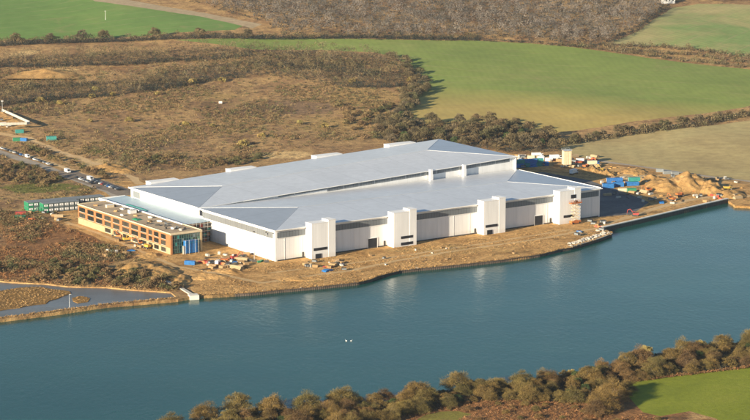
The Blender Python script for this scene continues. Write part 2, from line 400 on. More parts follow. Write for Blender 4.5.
region('access_road', ribbon([(-40, 137), (0, 152.3), (30, 162), (60, 173), (90, 184), (112, 192), (124, 200)], 9), 'road_gravel', amp=.5)
region('verge_strip', ribbon([(-40, 132.5), (0, 147.5), (30, 155.8), (60, 166), (90, 176), (118, 187), (128, 192)], 4), 'track', amp=1)
region('car_park', ribbon([(62, 171), (90, 180.5), (118, 190), (130, 195)], 16), 'park_ground', amp=.6)
region('yard_asphalt', [B(u, v) for u, v in ((240, -1), (262, -6), (300, 20), (312, 60), (322, 105), (318, 150), (262, 172), (240, 172))], 'asphalt', world=True, seg=12, amp=1.5)
region('river', FAR_SHORE + NEAR_SHORE, 'river_water', -1.5, seg=12, amp=.35)
region('marsh_pool', [(-40, 277), (0, 280.8), (21, 282.5), (45, 283.5), (68, 286.2), (107, 287), (140, 290), (171, 292.2), (176, 296.6), (140, 300.4), (107, 303.3), (55, 310.2), (0, 317), (-40, 323)], 'pool_water', -.7, seg=6, amp=.9)
region('mud_island', [(-30, 292), (0, 290), (20, 286.5), (40, 286), (60, 289), (71, 292.6), (58, 297.5), (46, 302.5), (20, 306.5), (0, 309.5), (-30, 312)], 'mud', -.45, seg=5, amp=2.4)
region('mud_islet', [(72, 297), (80, 295), (90, 297.5), (88, 300.5), (78, 302), (73, 300)], 'mud', -.45, seg=4, amp=1.2)
region('lawn', [(622, 382.5), (674, 376), (750, 367), (900, 352), (900, 520), (760, 440), (715, 418), (690, 411), (660, 416), (643, 412), (630, 398)], 'lawn_grass', seg=6, amp=.5)
region('grass_clearing', [(415, 424), (425, 415), (440, 411.5), (458, 411), (472, 414), (460, 420), (445, 430), (410, 436)], 'rough_grass', seg=5, amp=1.4)

def inpoly(x, y, poly):
    x = np.asarray(x, float); y = np.asarray(y, float); c = np.zeros(x.shape, bool); n = len(poly); j = n - 1
    for i in range(n):
        xi, yi = poly[i]; xj, yj = poly[j]
        if yi != yj:
            k = ((yi > y) != (yj > y)) & (x < (xj - xi) * (y - yi) / (yj - yi) + xi); c ^= k
        j = i
    return c
def which(x, y):
    r = np.full(np.shape(x), -1)
    for i, (nm, poly, m, dz) in enumerate(REG): r[inpoly(x, y, poly)] = i
    return r
def in_region(pt, names): 
    k = int(which(np.array([pt[0]]), np.array([pt[1]]))[0]); return (REG[k][0] if k >= 0 else 'heath') in names

# patches of other growth in the open ground: (attribute, px, py, half width px, half height px, strength)
PATCH = [('bracken', 45, 250, 62, 24, 1.0), ('bracken', 10, 262, 50, 18, 1.0), ('bracken', 100, 66, 120, 6, .55), ('bracken', 560, 412, 95, 22, 1.0), ('bracken', 480, 405, 60, 14, .9), ('bracken', 640, 408, 50, 18, 1.0), ('bracken', 400, 418, 80, 14, .9), ('bracken', 730, 430, 80, 12, 1.0), ('bracken', 560, 396, 80, 12, .9), ('bracken', 200, 108, 90, 9, .35),
         ('grass', 97, 151, 16, 3.5, .9), ('grass', 40, 188, 45, 5, 1.0), ('grass', 88, 188, 18, 3, .6), ('grass', 250, 225, 1, 1, 0), ('grass', 520, 235, 1, 1, 0), ('grass', 330, 280, 60, 4, .5),
         ('grass', 470, 262, 60, 3, .4), ('grass', 30, 130, 40, 5, .4), ('sand', 46, 73, 29, 4.2, 1.2), ('sand', 285, 155, 26, 3.6, 1.3), ('sand', 100, 163, 24, 4.5, 1.0), ('sand', 28, 53.5, 26, 1.4, .9), ('sand', 155, 270, 26, 9, .5), ('sand', 10, 279, 90, 2.2, .5),
         ('sand', 690, 182, 40, 7, .8), ('sand', 640, 178, 30, 6, .7), ('moor', 290, 108, 60, 9, .9), ('moor', 215, 115, 50, 5, .6), ('moor', 120, 128, 60, 6, .55), ('moor', 60, 112, 50, 6, .55), ('moor', 160, 145, 50, 8, .6), ('tan', 365, 97, 38, 10, 1.1), ('tan', 330, 125, 60, 9, .9), ('tan', 240, 128, 60, 6, .5), ('tan', 215, 98, 40, 5, .8), ('tan', 120, 108, 60, 4, .5), ('tan', 12, 216, 50, 5, .5), ('tan', 60, 196, 60, 5, .6),
         ('tan', 600, 195, 90, 14, .5), ('tan', 450, 250, 150, 8, .5), ('sand', 310, 262, 60, 4, .35), ('sand', 140, 245, 30, 6, .4)]
def build_terrain():
    pts = []
    for y in np.arange(760, 1720, 11.0):
        w = y * .185 + 60
        for x in np.arange(-w, w, 11.0): pts.append((x + rnd.uniform(-3, 3), y + rnd.uniform(-3, 3)))
    for y in np.arange(1725, 3500, 26.0):
        w = y * .19 + 90
        for x in np.arange(-w, w, 26.0): pts.append((x + rnd.uniform(-8, 8), y + rnd.uniform(-8, 8)))
    for y in np.arange(-3000, 20001, 500.0):
        for x in np.arange(-12000, 12001, 500.0):
            if not (300 < y < 3600 and abs(x) < 900): pts.append((x + .3, y + .3))
    for y in np.arange(350, 3600, 100.0):
        for x in np.arange(-900, 901, 90.0):
            if abs(x) > y * .19 + 100 or y < 750: pts.append((x + .2, y + .2))
    vs = [Vector(p) for p in pts]; es = []
    for nm, poly, m, dz in REG:
        b = len(vs); n = len(poly); vs += [Vector(p) for p in poly]; es += [(b + i, b + (i + 1) % n) for i in range(n)]
    ov, oe, of, *_ = delaunay_2d_cdt(vs, es, [], 0, 1e-4, False)
    X = np.array([(v.x, v.y) for v in ov]); T = np.array([f for f in of if len(f) == 3])
    cen = X[T].mean(1); reg = which(cen[:, 0], cen[:, 1])
    Z = hgt(X[:, 0], X[:, 1])
    # boundary between the names: dict of edges
    dzr = lambda k: 0.0 if k < 0 else REG[k][3]
    key = lambda k: 'heath_ground' if k < 0 else REG[k][0]
    skirts = {}
    ed = {}
    for ti, t in enumerate(T):
        for a, b in ((t[0], t[1]), (t[1], t[2]), (t[2], t[0])):
            ed.setdefault((min(a, b), max(a, b)), []).append(ti)
    for (a, b), ts in ed.items():
        if len(ts) == 2:
            z0, z1 = dzr(reg[ts[0]]), dzr(reg[ts[1]])
            if abs(z0 - z1) > .01:
                hi = ts[0] if z0 > z1 else ts[1]; lo = min(z0, z1)
                skirts.setdefault(key(reg[hi]), []).append((a, b, dzr(reg[hi]), lo - .5))
    fields = {}
    for an in ('bracken', 'grass', 'sand', 'tan', 'moor'):
        w = np.zeros(len(X))
        for nm, px, py, rx, ry, s in PATCH:
            if nm != an or s == 0: continue
            c = P(px, py); ex = (P(px + rx, py) - c).length; a = P(px, py - ry); ey = abs(a.y - c.y)
            d = ((X[:, 0] - c.x) / ex) ** 2 + ((X[:, 1] - c.y) / ey) ** 2
            w = np.maximum(w, s * np.exp(-d * .9))
        fields[an] = w
    names = sorted(set(key(k) for k in set(reg.tolist())))
    for nm in names:
        ks = [k for k in set(reg.tolist()) if key(k) == nm]
        sel = np.isin(reg, ks); tr = T[sel]; dz = dzr(ks[0]); mat = 'heath' if ks[0] < 0 else REG[ks[0]][2]
        used, inv = np.unique(tr.ravel(), return_inverse=True); inv = inv.reshape(-1, 3)
        co = [(X[i, 0], X[i, 1], Z[i] + dz) for i in used] if dz > -.6 else [(X[i, 0], X[i, 1], dz) for i in used]
        fs = [tuple(int(q) for q in f) for f in inv]
        att = {a: list(fields[a][used]) for a in fields}
        for a, b, zt, zb in skirts.get(nm, []):
            k = len(co); co += [(X[a, 0], X[a, 1], Z[a] + zt), (X[b, 0], X[b, 1], Z[b] + zt), (X[b, 0], X[b, 1], zb), (X[a, 0], X[a, 1], zb)]
            fs.append((k, k + 1, k + 2, k + 3))
            for q in att: att[q] += [0.0] * 4
        me = bpy.data.meshes.new(nm); me.from_pydata(co, [], fs); me.update(); me.materials.append(MATS[mat])
        for q in att:
            aa = me.attributes.new(q, 'FLOAT', 'POINT'); aa.data.foreach_set('value', np.array(att[q], np.float32))
        me.polygons.foreach_set('use_smooth', [len(f) == 3 for f in fs])
        tag(link(bpy.data.objects.new(nm, me)), kind='structure')
build_terrain()

# ------------------------------------------------------------ vegetation
def crown_tris(rg, nl, ntw, Rr, H, zb, ts, low=.25, lobe=.38, wid=.3, fill=.55):
    """bare winter crown: twig tufts on lobes that fill a wide dome; returns tris and tint"""
    L = []
    for i in range(nl):
        a = 2.399 * i + rg.uniform(-.4, .4); t = (i + .5) / nl
        el = math.asin(min(1, t)) * .98; k = rg.uniform(.55, .82)
        L.append((math.cos(a) * math.cos(el) * k * Rr, math.sin(a) * math.cos(el) * k * Rr, zb + (H - zb) * (low + (1 - low) * math.sin(el) * k * .98), rg.uniform(.7, 1.25) * lobe * Rr, rg.uniform(.25, .85)))
    vs = []; tint = []
    for (lx, ly, lz, lr, br) in L:
        n = int(ntw * rg.uniform(.7, 1.3))
        d = nr.normal(size=(n, 3)); d /= np.linalg.norm(d, axis=1)[:, None]
        low_ = d[:, 2] < -.35; d[low_, 2] *= -.6
        r = lr * (fill + (1 - fill) * nr.random((n, 1)) ** .6)
        p = np.array([lx, ly, lz]) + d * r * np.array([1, 1, .8])
        dr = d + nr.normal(size=(n, 3)) * .55 + np.array([0, 0, .25]); dr /= np.linalg.norm(dr, axis=1)[:, None]
        sd = np.cross(dr, nr.normal(size=(n, 3))); sd /= np.linalg.norm(sd, axis=1)[:, None] + 1e-9
        ln = ts * (.6 + .8 * nr.random((n, 1)))
        a = p - dr * ln * .5; b = p + dr * ln * .5; w = ln * wid
        vs.append(np.stack([a - sd * w * .5, a + sd * w * .5, b], 1))
        tb = np.clip(br + nr.normal(size=n) * .16, 0, 1); tint.append(np.stack([tb, np.full(n, rg.uniform(0, .06))], 1))
    v = np.concatenate(vs); t = np.concatenate(tint)
    v[:, :, 2] = np.maximum(v[:, :, 2], .05)
    return v, t, L

def make_tree(kind, rg, Rr, H, nl, ntw, ts, mat, zb=None, limbs=True, bark='bark', **k):
    """prototype: Empty > trunk (with limbs), crown; built away from the picture, its first copy placed later"""
    zb = H * .18 if zb is None else zb
    v, t, L = crown_tris(rg, nl, ntw, Rr, H, zb, ts, **k)
    me = tri_mesh('crown', v.reshape(-1, 3), mat, t)
    mb = MB(); th_ = H * .3; w = .035 * H
    mb.bar((0, 0, -.6), (rg.uniform(-.2, .2), rg.uniform(-.2, .2), th_), w, bark, w * .7, 7)
    if limbs:
        for (lx, ly, lz, lr, br) in L:
            m = Vector((lx * .4, ly * .4, th_ + (lz - th_) * .55))
            mb.bar((0, 0, th_ * .85), m, w * .45, bark, w * .28, 4); mb.bar(m, (lx, ly, lz), w * .28, bark, w * .08, 4)
            for _ in range(3):
                e = Vector((lx, ly, lz)) + Vector((rg.uniform(-1, 1), rg.uniform(-1, 1), rg.uniform(-.2, 1))) * lr * .9
                mb.bar(m.lerp(Vector((lx, ly, lz)), .6), e, w * .12, bark, w * .04, 3)
    root = bpy.data.objects.new(kind, None); root.empty_display_size = .5
    tr = mb.build('trunk'); COL.objects.unlink(tr); tr.parent = root
    cr = bpy.data.objects.new('crown', me); cr.parent = root
    return root

def place(proto, pt, sc, label, cat, group=None, zs=None):
    o = copy_tree(proto, (pt[0], pt[1], pt[2] - .1), rnd.uniform(0, 6.28), (sc, sc, sc * (zs or rnd.uniform(.88, 1.12))), label, group)
    o['category'] = cat; return o

rg = random.Random(3)
NEAR = [make_tree('bare_tree', rg, 6.6, 9.0, 34, 330, .66, 'twigs_near', zb=.7, low=-.02, wid=.12, fill=.2, lobe=.36, bark='bark_pale') for _ in range(5)]
NEARB = [make_tree('shrub', rg, 3.6, 4.6, 16, 230, .55, 'twigs_near', zb=.4, low=.04, wid=.14, fill=.2, bark='bark_pale') for _ in range(4)]
IVY = [make_tree('ivy_clad_tree', rg, 3.8, 7.0, 14, 150, .5, 'ivy_green', low=.1, wid=.4)]
GOLD = [make_tree('golden_shrub', rg, 3.2, 4.6, 14, 130, .55, 'gorse_yellow', zb=.3, low=.08, wid=.3) for _ in range(2)]
MID = [make_tree('bare_tree', rg, 5.6, 9.0, 16, 100, 1.0, 'twigs_mid', low=.12, wid=.25) for _ in range(5)]
MIDIVY = [make_tree('evergreen_tree', rg, 4.2, 8.0, 12, 90, .9, 'ivy_green', low=.1, wid=.4)]
MIDGOLD = [make_tree('golden_shrub', rg, 3.6, 4.2, 10, 70, .9, 'gorse_yellow', zb=.2, low=.08, wid=.35) for _ in range(2)]
MIDB = [make_tree('bush', rg, 3.2, 3.6, 10, 60, .9, 'scrub_twigs', zb=.2, low=.08, wid=.3) for _ in range(4)]

def sample_poly(px, spacing, mx=99999, metric=1.0):
    """scatter points over an area given by photo points, at least spacing metres apart"""
    poly = [tuple(P(a, b)[:2]) for a, b in px]; xs = [p[0] for p in poly]; ys = [p[1] for p in poly]
    A = (max(xs) - min(xs)) * (max(ys) - min(ys)); n = int(A / (spacing ** 2) * 2.2) + 10
    x = nr.uniform(min(xs), max(xs), n); y = nr.uniform(min(ys), max(ys), n); ok = inpoly(x, y, poly)
    grid = {}; out = []
    for a, b in zip(x[ok], y[ok]):
        g = (int(a // spacing), int(b // spacing)); bad = False
        for i in (-1, 0, 1):
            for j in (-1, 0, 1):
                for q in grid.get((g[0] + i, g[1] + j), ()):
                    if (q[0] - a) ** 2 + (q[1] - b) ** 2 < spacing ** 2: bad = True
        if bad: continue
        grid.setdefault(g, []).append((a, b)); out.append((a, b))
        if len(out) >= mx: break
    return [(a, b, float(hgt(a, b))) for a, b in out]
def along(px, spacing, jit=1.0):
    p = [P(a, b) for a, b in px]; out = []
    for a, b in zip(p, p[1:]):
        L = (b - a).length; k = max(1, int(L / spacing))
        for j in range(k):
            q = a.lerp(b, (j + rnd.uniform(.2, .8)) / k); x = q.x + rnd.uniform(-jit, jit); y = q.y + rnd.uniform(-jit, jit)
            out.append((x, y, float(hgt(x, y))))
    return out

ORD = ['leftmost', 'second', 'third', 'fourth', 'fifth', 'sixth', 'seventh', 'eighth', 'ninth', 'tenth', 'eleventh', 'twelfth', 'thirteenth', 'fourteenth', 'fifteenth', 'sixteenth', 'seventeenth', 'eighteenth', 'nineteenth', 'twentieth']
def nth(i): return 'leftmost' if i == 0 else ORD[i] + ' from the left'

# belt of trees behind the shed
def sort_big(pts): return sorted(pts, key=lambda q: q[1])
belt2 = [(372, 138), (378, 128), (392, 120), (403, 117), (412, 121.5), (430, 123.5), (475, 123.5), (515, 127.5), (548, 133), (560, 141), (562, 152), (520, 152.5), (500, 152), (470, 147.5), (440, 145), (400, 146)]
pts = [q for q in sort_big(sample_poly(belt2, 9.5)) if which(np.array([q[0]]), np.array([q[1]]))[0] != 4]
for q in pts[:135]:
    if rnd.random() < .13: place(MIDIVY[0], q, rnd.uniform(.7, 1.0), 'dark evergreen tree in the belt behind the factory roof', 'tree', 'evergreens behind the factory')
    else: place(rnd.choice(MID), q, rnd.uniform(.8, 1.2), 'bare brown tree in the wooded belt behind the factory roof', 'tree', 'bare trees behind the factory')
print('belt trees', len(pts))
for q in along([(556, 144), (575, 142), (600, 137.5), (630, 133), (660, 129.5), (700, 123.5), (725, 118), (750, 113.5), (790, 108)], 8.5, 3):
    place(rnd.choice(MID), q, rnd.uniform(.55, .95), 'bare tree in the hedgerow between the sloping field and the brown field', 'tree', 'trees in the hedgerow above the brown field')
for q in along([(407, 112), (412, 102), (421, 92), (419, 82), (412, 72), (404, 64), (385, 57)], 9, 6) + along([(398, 117), (403, 108), (410, 98), (414, 88)], 9, 6):
    place(rnd.choice(MID), q, rnd.uniform(.7, 1.0), 'bare tree on the curving left edge of the sloping field', 'tree', 'trees on the edge of the sloping field')
for q in along([(0, 46), (30, 44), (60, 41.5), (90, 41), (130, 39.5), (175, 38.3), (230, 37.8), (265, 37.5)], 27, 5):
    place(rnd.choice(MID), q, rnd.uniform(1.0, 1.45), 'grey bare tree in the hedge below the distant green field', 'tree', 'hedge trees below the green field')
for i, (x, y) in enumerate(((92, 98), (112, 96), (96, 91), (157, 95), (40, 102), (222, 82), (193, 84), (280, 66), (352, 83), (412, 82), (90, 122), (130, 122), (186, 125.5), (213, 127), (243, 146), (325, 128), (300, 124), (262, 137), (60, 105))):
    place(MIDGOLD[i % 2], P(x, y), rnd.uniform(.75, 1.35), 'golden yellow willow or gorse bush standing in the brown heath', 'shrub', 'golden bushes on the heath')

# merged far growth: numbers nobody could count
def cluster(pts, r, h, nt_, ts, hue=None, flat=.8, wid=.45, lift=0.0):
    n = len(pts); C = np.repeat(np.array(pts), nt_, 0); k = len(C)
    sc = np.repeat(nr.uniform(.65, 1.3, n), nt_)[:, None]
    d = nr.normal(size=(k, 3)); d /= np.linalg.norm(d, axis=1)[:, None]; 
    if lift: d[:, 2] = np.where(d[:, 2] < -.5, -d[:, 2], d[:, 2])
    else: d[:, 2] = np.abs(d[:, 2])
    lob = 1 + .28 * np.sin(np.arctan2(d[:, 1], d[:, 0]) * 3 + np.repeat(nr.uniform(0, 6, n), nt_))[:, None]
    rr = (.5 + .5 * nr.random((k, 1)) ** .5) * sc * lob
    p = C + d * rr * np.array([r, r, h * (flat if not lift else 1 - lift)]) + np.array([0, 0, h * (lift or .12)]) * sc
    dr = d + nr.normal(size=(k, 3)) * .6; dr /= np.linalg.norm(dr, axis=1)[:, None]
    sd = np.cross(dr, nr.normal(size=(k, 3))); sd /= np.linalg.norm(sd, axis=1)[:, None] + 1e-9
    ln = ts * (.6 + .8 * nr.random((k, 1))) * np.sqrt(sc)
    v = np.stack([p - dr * ln * .5 - sd * ln * wid * .5, p - dr * ln * .5 + sd * ln * wid * .5, p + dr * ln * .5], 1)
    hv = np.repeat(nr.random(n) if hue is None else nr.uniform(hue[0], hue[1], n), nt_)
    br = np.repeat(nr.uniform(.25, .8, n), nt_) + nr.normal(size=k) * .15
    return v, np.stack([np.clip(br, 0, 1), hv], 1)
def stuff(name, groups, mat):
    v = np.concatenate([g[0] for g in groups]); t = np.concatenate([g[1] for g in groups])
    o = link(bpy.data.objects.new(name, tri_mesh(name, v.reshape(-1, 3), mat, t))); return o

# near bank: the big row
row = [(172, 437, 34), (205, 424, 32), (238, 417, 36), (272, 416, 28), (307, 414, 33), (343, 409, 36), (385, 405, 24), (418, 403, 34), (458, 394, 36), (492, 396, 24), (522, 392, 30), (551, 388, 24), (590, 385, 30), (618, 375, 20), (640, 368, 32), (672, 366, 30), (694, 358, 26), (722, 352, 28), (750, 350, 30), (785, 345, 32)]
for i, (x, y, w) in enumerate(row):
    place(NEAR[i % 5], P(x, y - 3), w / 2.35 / 12.6 * rnd.uniform(.95, 1.1), 'rounded leafless tree on the near river bank, ' + nth(i) + ' of the waterside row', 'tree', 'waterside trees on the near bank')
for (x, y, s, l) in ((614, 399, 1.25, 'tall bare tree standing at the left edge of the lawn above the bracken'), (603, 411, 1.2, 'broad bare tree at the left edge of the bright lawn casting a long shadow'), (628, 392, .7, 'small bare tree at the top left corner of the lawn'), (596, 415, .9, 'bare tree beside the rust coloured bracken left of the lawn'), (575, 402, .85, 'low spreading bare tree among bracken left of the lawn')):
    place(NEAR[(x) % 5], P(x, y), s, l, 'tree')
for i, (x, y, s) in enumerate(((352, 421, 1.0), (498, 386, .8), (700, 350, 1.25), (646, 356, 1.2), (571, 378, .9))):
    place(GOLD[i % 2], P(x, y), s, 'golden topped shrub among the near bank trees, ' + nth(i) + ' of five', 'shrub', 'golden shrubs on the near bank')
belt = [(165, 450), (205, 424), (250, 414), (300, 410), (350, 406), (400, 402), (450, 393), (480, 388), (520, 385), (560, 378), (600, 372), (640, 363), (680, 354), (720, 347), (800, 332), (800, 357), (750, 366), (674, 375), (622, 382), (600, 394), (560, 402), (520, 401), (480, 401), (450, 407), (420, 413), (395, 419), (370, 428), (330, 436), (280, 442), (230, 450)]
tag(stuff('undergrowth', [cluster(sample_poly(belt, 1.7), 1.5, 1.9, 40, .5)], 'shade_dark_twigs'), 'undergrowth coloured dark as painted shade beneath the near bank trees', 'undergrowth', kind='stuff')  # dark tone stands in for shade in the gaps between the trees
pts = sample_poly(belt, 4.7)
for q in pts:
    k = rnd.random()
    if k < .10: place(IVY[0], q, rnd.uniform(.5, .8), 'dark green ivy covered tree in the near bank thicket', 'tree', 'ivy covered trees in the near bank thicket')
    elif k < .6: place(rnd.choice(NEAR), q, rnd.uniform(.5, .95), 'small leafless tree filling the near bank thicket', 'tree', 'small trees in the near bank thicket')
    else: place(rnd.choice(NEARB), q, rnd.uniform(.7, 1.25), 'tangled brown shrub filling the near bank thicket', 'shrub', 'shrubs in the near bank thicket')
for q in sample_poly([(380, 424), (440, 408), (480, 400), (560, 402), (585, 398), (600, 420), (640, 418), (700, 425), (720, 440), (360, 450)], 7.5):
    if in_region(q, ('lawn', 'grass_clearing')): continue
    place(rnd.choice(NEARB), q, rnd.uniform(.35, .75), 'low brown shrub growing in the rust coloured bracken', 'shrub', 'low shrubs in the near bank bracken')

wood_px = [(100, -26), (135, -7), (200, 4), (262, 22), (282, 36), (330, 37.6), (375, 38.8), (475, 40), (530, 42.5), (575, 46.5), (605, 44), (619, 39), (642, 27), (662, 12), (668, 2), (664, -26)]; wood = sample_poly(wood_px, 8.2)
print('wood', len(wood))
tag(stuff('woodland', [cluster(wood, 5.0, 11.5, 190, 1.1, wid=.35, lift=.55)], 'twigs_far'), 'hazy grey brown leafless wood covering the far hill at the top of the view', 'woodland', kind='stuff')
w2 = sample_poly([(668, 4), (700, 2.5), (760, 4), (840, 6), (840, -26), (668, -26)], 9.0)
tag(stuff('distant_copse', [cluster(w2, 5, 9, 120, 1.2, wid=.35, lift=.5)], 'twigs_far'), 'dark distant wood above the hill field at the top right', 'woodland', kind='stuff')
bands = [  # scrubby woods on the left: (photo polygon, spacing)
    ([(-60, 70), (0, 67), (60, 66), (110, 64.5), (170, 61), (225, 58.5), (252, 55), (262, 51.5), (235, 49.5), (180, 51), (120, 54), (60, 57), (0, 59), (-60, 62)], 7.6),
    ([(255, 50.5), (300, 51.5), (350, 54), (395, 59), (414, 70), (417, 80), (405, 86), (370, 87), (330, 86), (300, 80), (270, 76), (235, 76), (205, 80), (190, 83), (160, 89), (130, 92), (128, 86), (150, 76), (180, 70), (230, 64), (262, 60), (290, 63), (250, 54)], 8.6),
    ([(-60, 92), (0, 86), (40, 86), (75, 84), (105, 83), (140, 80), (160, 84), (150, 92), (120, 96), (80, 98), (40, 101), (0, 106), (-60, 110)], 9.5),
    ([(-40, 48), (0, 47), (70, 43.5), (150, 40.5), (250, 39.2), (330, 38.8), (480, 40), (480, 38.2), (330, 37), (250, 37.6), (150, 38.6), (70, 41), (0, 43.5), (-40, 45)], 5.0)]
gs = []
for i, (pl, sp) in enumerate(bands):
    pts = sample_poly(pl, sp); print('band', i, len(pts)); gs.append(cluster(pts, 4.4 if i < 3 else 3.2, 9.5 if i < 3 else 5.5, 150, 1.0, wid=.35, lift=.52))
ug = []  # dark brush added along the lower edges as painted shade of the belts
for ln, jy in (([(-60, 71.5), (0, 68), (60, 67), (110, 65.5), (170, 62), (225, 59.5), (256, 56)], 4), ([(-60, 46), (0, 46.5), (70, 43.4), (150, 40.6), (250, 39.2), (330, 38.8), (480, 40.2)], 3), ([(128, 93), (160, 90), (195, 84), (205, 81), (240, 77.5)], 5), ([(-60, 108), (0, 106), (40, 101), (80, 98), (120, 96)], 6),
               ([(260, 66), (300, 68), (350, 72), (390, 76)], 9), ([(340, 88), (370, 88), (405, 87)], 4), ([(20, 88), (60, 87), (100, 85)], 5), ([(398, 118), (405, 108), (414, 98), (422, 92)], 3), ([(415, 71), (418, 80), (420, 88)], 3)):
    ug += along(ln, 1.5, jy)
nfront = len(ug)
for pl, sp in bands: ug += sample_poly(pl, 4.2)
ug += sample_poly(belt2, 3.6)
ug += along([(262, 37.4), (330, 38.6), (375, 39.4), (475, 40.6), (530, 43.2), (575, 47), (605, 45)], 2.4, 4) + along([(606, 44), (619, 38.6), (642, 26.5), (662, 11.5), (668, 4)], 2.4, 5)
tag(stuff('shade_brush', [cluster(ug[:nfront], 2.6, 4.6, 60, .8), cluster(ug[nfront:], 2.3, 2.6, 40, .8), cluster(sample_poly(wood_px, 8.0), 4.0, 3.5, 30, 1.4)], 'shade_dark_twigs'), 'dark brush added as painted shade at the foot of the scrub woods', 'shade_brush', kind='stuff')
tag(stuff('scrub_woodland', gs, 'twigs_mid'), 'strips of dense leafless scrub wood crossing the heath on the left', 'woodland', kind='stuff')
tag(stuff('hedgerow', [cluster(along([(560, 45.5), (585, 48), (620, 52.5), (655, 57.5), (700, 63), (750, 68), (830, 79)], 2.6, 4) + along([(600, 46), (640, 47), (680, 49.5), (720, 54), (750, 59), (830, 70)], 2.6, 5) + along([(610, 48.5), (650, 53), (700, 57), (750, 64)], 3, 5), 3.1, 4.6, 70, 1.2)], 'twigs_mid'),
    'wide leafless hedgerow between the hill field and the sloping field', 'hedge')
tag(stuff('hedgerow', [cluster(along([(552, 146), (575, 143.5), (600, 139), (640, 133.6), (690, 127), (720, 121), (750, 115.5), (800, 109)], 1.7, 4), 2.8, 4.6, 70, 1.0)], 'twigs_mid'),
    'dark hedgerow along the top of the brown field', 'hedge')
tag(stuff('hedgerow', [cluster(along([(370, 140), (380, 132), (395, 125), (415, 128), (450, 128), (500, 131), (545, 138), (556, 146), (520, 146), (470, 140)], 2.0, 6), 2.8, 3.4, 60, 1.0)], 'scrub_twigs'),
    'brown undergrowth hedge beneath the belt of trees behind the factory', 'hedge')
tag(stuff('hedgerow', [cluster(along([(622, 383), (674, 376.5), (750, 367.5), (860, 356)], .9, .5), 1.0, 1.3, 40, .5)], 'bracken_leaf'),
    'low brown hedge along the top edge of the bright lawn', 'hedge')
# heath scrub, scattered by patch noise
def clumpfield(px, spacing, thr, seedxy, freq, keep=('heath',)):
    pts = sample_poly(px, spacing); out = []
    from mathutils import noise
    for q in pts:
        f = noise.noise(Vector((q[0] * freq + seedxy, q[1] * freq * .6, 0))) + .5 * noise.noise(Vector((q[0] * freq * 3 + seedxy, q[1] * freq * 2, 4)))
        if f > thr: out.append(q)
    if not out: return out
    a = np.array(out); r = which(a[:, 0], a[:, 1]); nm = [('heath' if k < 0 else REG[k][0]) in keep for k in r]
    return [q for q, k in zip(out, nm) if k]
HEATH = [(-60, 62), (0, 62), (130, 60), (250, 52), (400, 62), (415, 85), (403, 115), (380, 134), (300, 150), (200, 170), (130, 178), (95, 195), (60, 215), (-60, 215)]
LOW = [(-60, 205), (20, 212), (55, 223), (100, 242), (128, 254), (175, 280), (185, 288), (170, 291), (110, 286.5), (65, 285), (20, 281.5), (-60, 276)]
sc1 = clumpfield(HEATH, 3.6, .02, 3.3, .016); sc1b = clumpfield(HEATH, 7, -.6, 9.3, .016)
sc2 = clumpfield(LOW, 2.7, .05, 8.1, .03)
print('scrub', len(sc1), len(sc1b), len(sc2))
tuft = [q for q in clumpfield([(200, 296), (200, 272), (250, 266), (300, 262), (400, 247), (500, 236), (560, 229), (600, 222), (608, 228), (570, 245), (500, 258), (420, 266), (370, 277), (300, 288)], 1.7, -.15, 4.4, .05, ('site_earth',))]
print('tufts', len(tuft))
tag(stuff('rough_grass', [cluster(tuft, .8, .35, 12, .55)], 'reed'), 'dry golden grass tufts on the shore in front of the factory', 'grass', kind='stuff')
tag(stuff('heath_scrub', [cluster(sc1, 1.9, 1.7, 34, .95), cluster(sc1b, 2.2, 1.6, 34, .9)], 'scrub_twigs'), 'low brown scrub spread over the heath behind the factory', 'scrub', kind='stuff')
br = clumpfield(LOW, 2.2, -.25, 1.1, .04)
tag(stuff('bracken', [cluster(br, 1.3, 1.0, 26, .7), cluster(clumpfield([(380, 424), (440, 406), (480, 398), (560, 400), (600, 400), (615, 420), (640, 416), (700, 425), (730, 450), (350, 455)], 1.5, -.5, 2, .05, ('heath',)), .9, .9, 30, .4)], 'bracken_leaf'), 'rust brown bracken covering rough ground', 'bracken', kind='stuff')
tag(stuff('marsh_scrub', [cluster(sc2, 2.2, 2.3, 60, .85)], 'scrub_twigs'), 'tangled scrub on the low ground left of the office building', 'scrub', kind='stuff')
th = clumpfield([(20, 268), (60, 262), (90, 268), (130, 262), (150, 274), (170, 282), (180, 289), (165, 291), (110, 286), (65, 284.5), (30, 281), (-20, 276), (-20, 262)], 3.2, -.3, 5, .05)
for q in [q for q in th if rnd.random() < .55][:85]:
    place(rnd.choice(MIDB), q, rnd.uniform(.7, 1.35), 'olive brown bush on the bank above the marsh pool', 'bush', 'bushes on the bank above the marsh pool')
for q in sample_poly([(-10, 165), (20, 164), (45, 170), (62, 178), (60, 184), (35, 185), (-10, 180)], 5.5)[:60] + sample_poly([(30, 148), (50, 156), (80, 166), (105, 175), (112, 181), (95, 176), (60, 163), (25, 152)], 5.5)[:45] + sample_poly([(130, 162), (150, 156), (178, 158), (175, 165), (150, 168)], 7)[:30] + sample_poly([(200, 164), (230, 157), (262, 154), (258, 163), (235, 166)], 7)[:30]:
    if in_region(q, ('heath',)): place(rnd.choice(MIDB), q, rnd.uniform(.7, 1.3), 'dark tangled bush on the heath beside the tracks', 'bush', 'dark bushes beside the tracks')
for q in sample_poly([(335, 105), (360, 112), (372, 108), (392, 104), (398, 108), (370, 122), (356, 134), (350, 130)], 9)[:24]:
    place(rnd.choice(MIDB), q, rnd.uniform(.9, 1.5), 'dark bush in the thicket left of the tree belt', 'bush', 'thicket bushes left of the tree belt')
reed = sample_poly([(-30, 290), (0, 288.5), (40, 286), (71, 292.6), (92, 297), (88, 301), (60, 304), (46, 302.5), (0, 309), (-30, 311)], 1.8)
reed = [(a, b, -.45) for a, b, c in reed if in_region((a, b), ('mud_island', 'mud_islet'))]
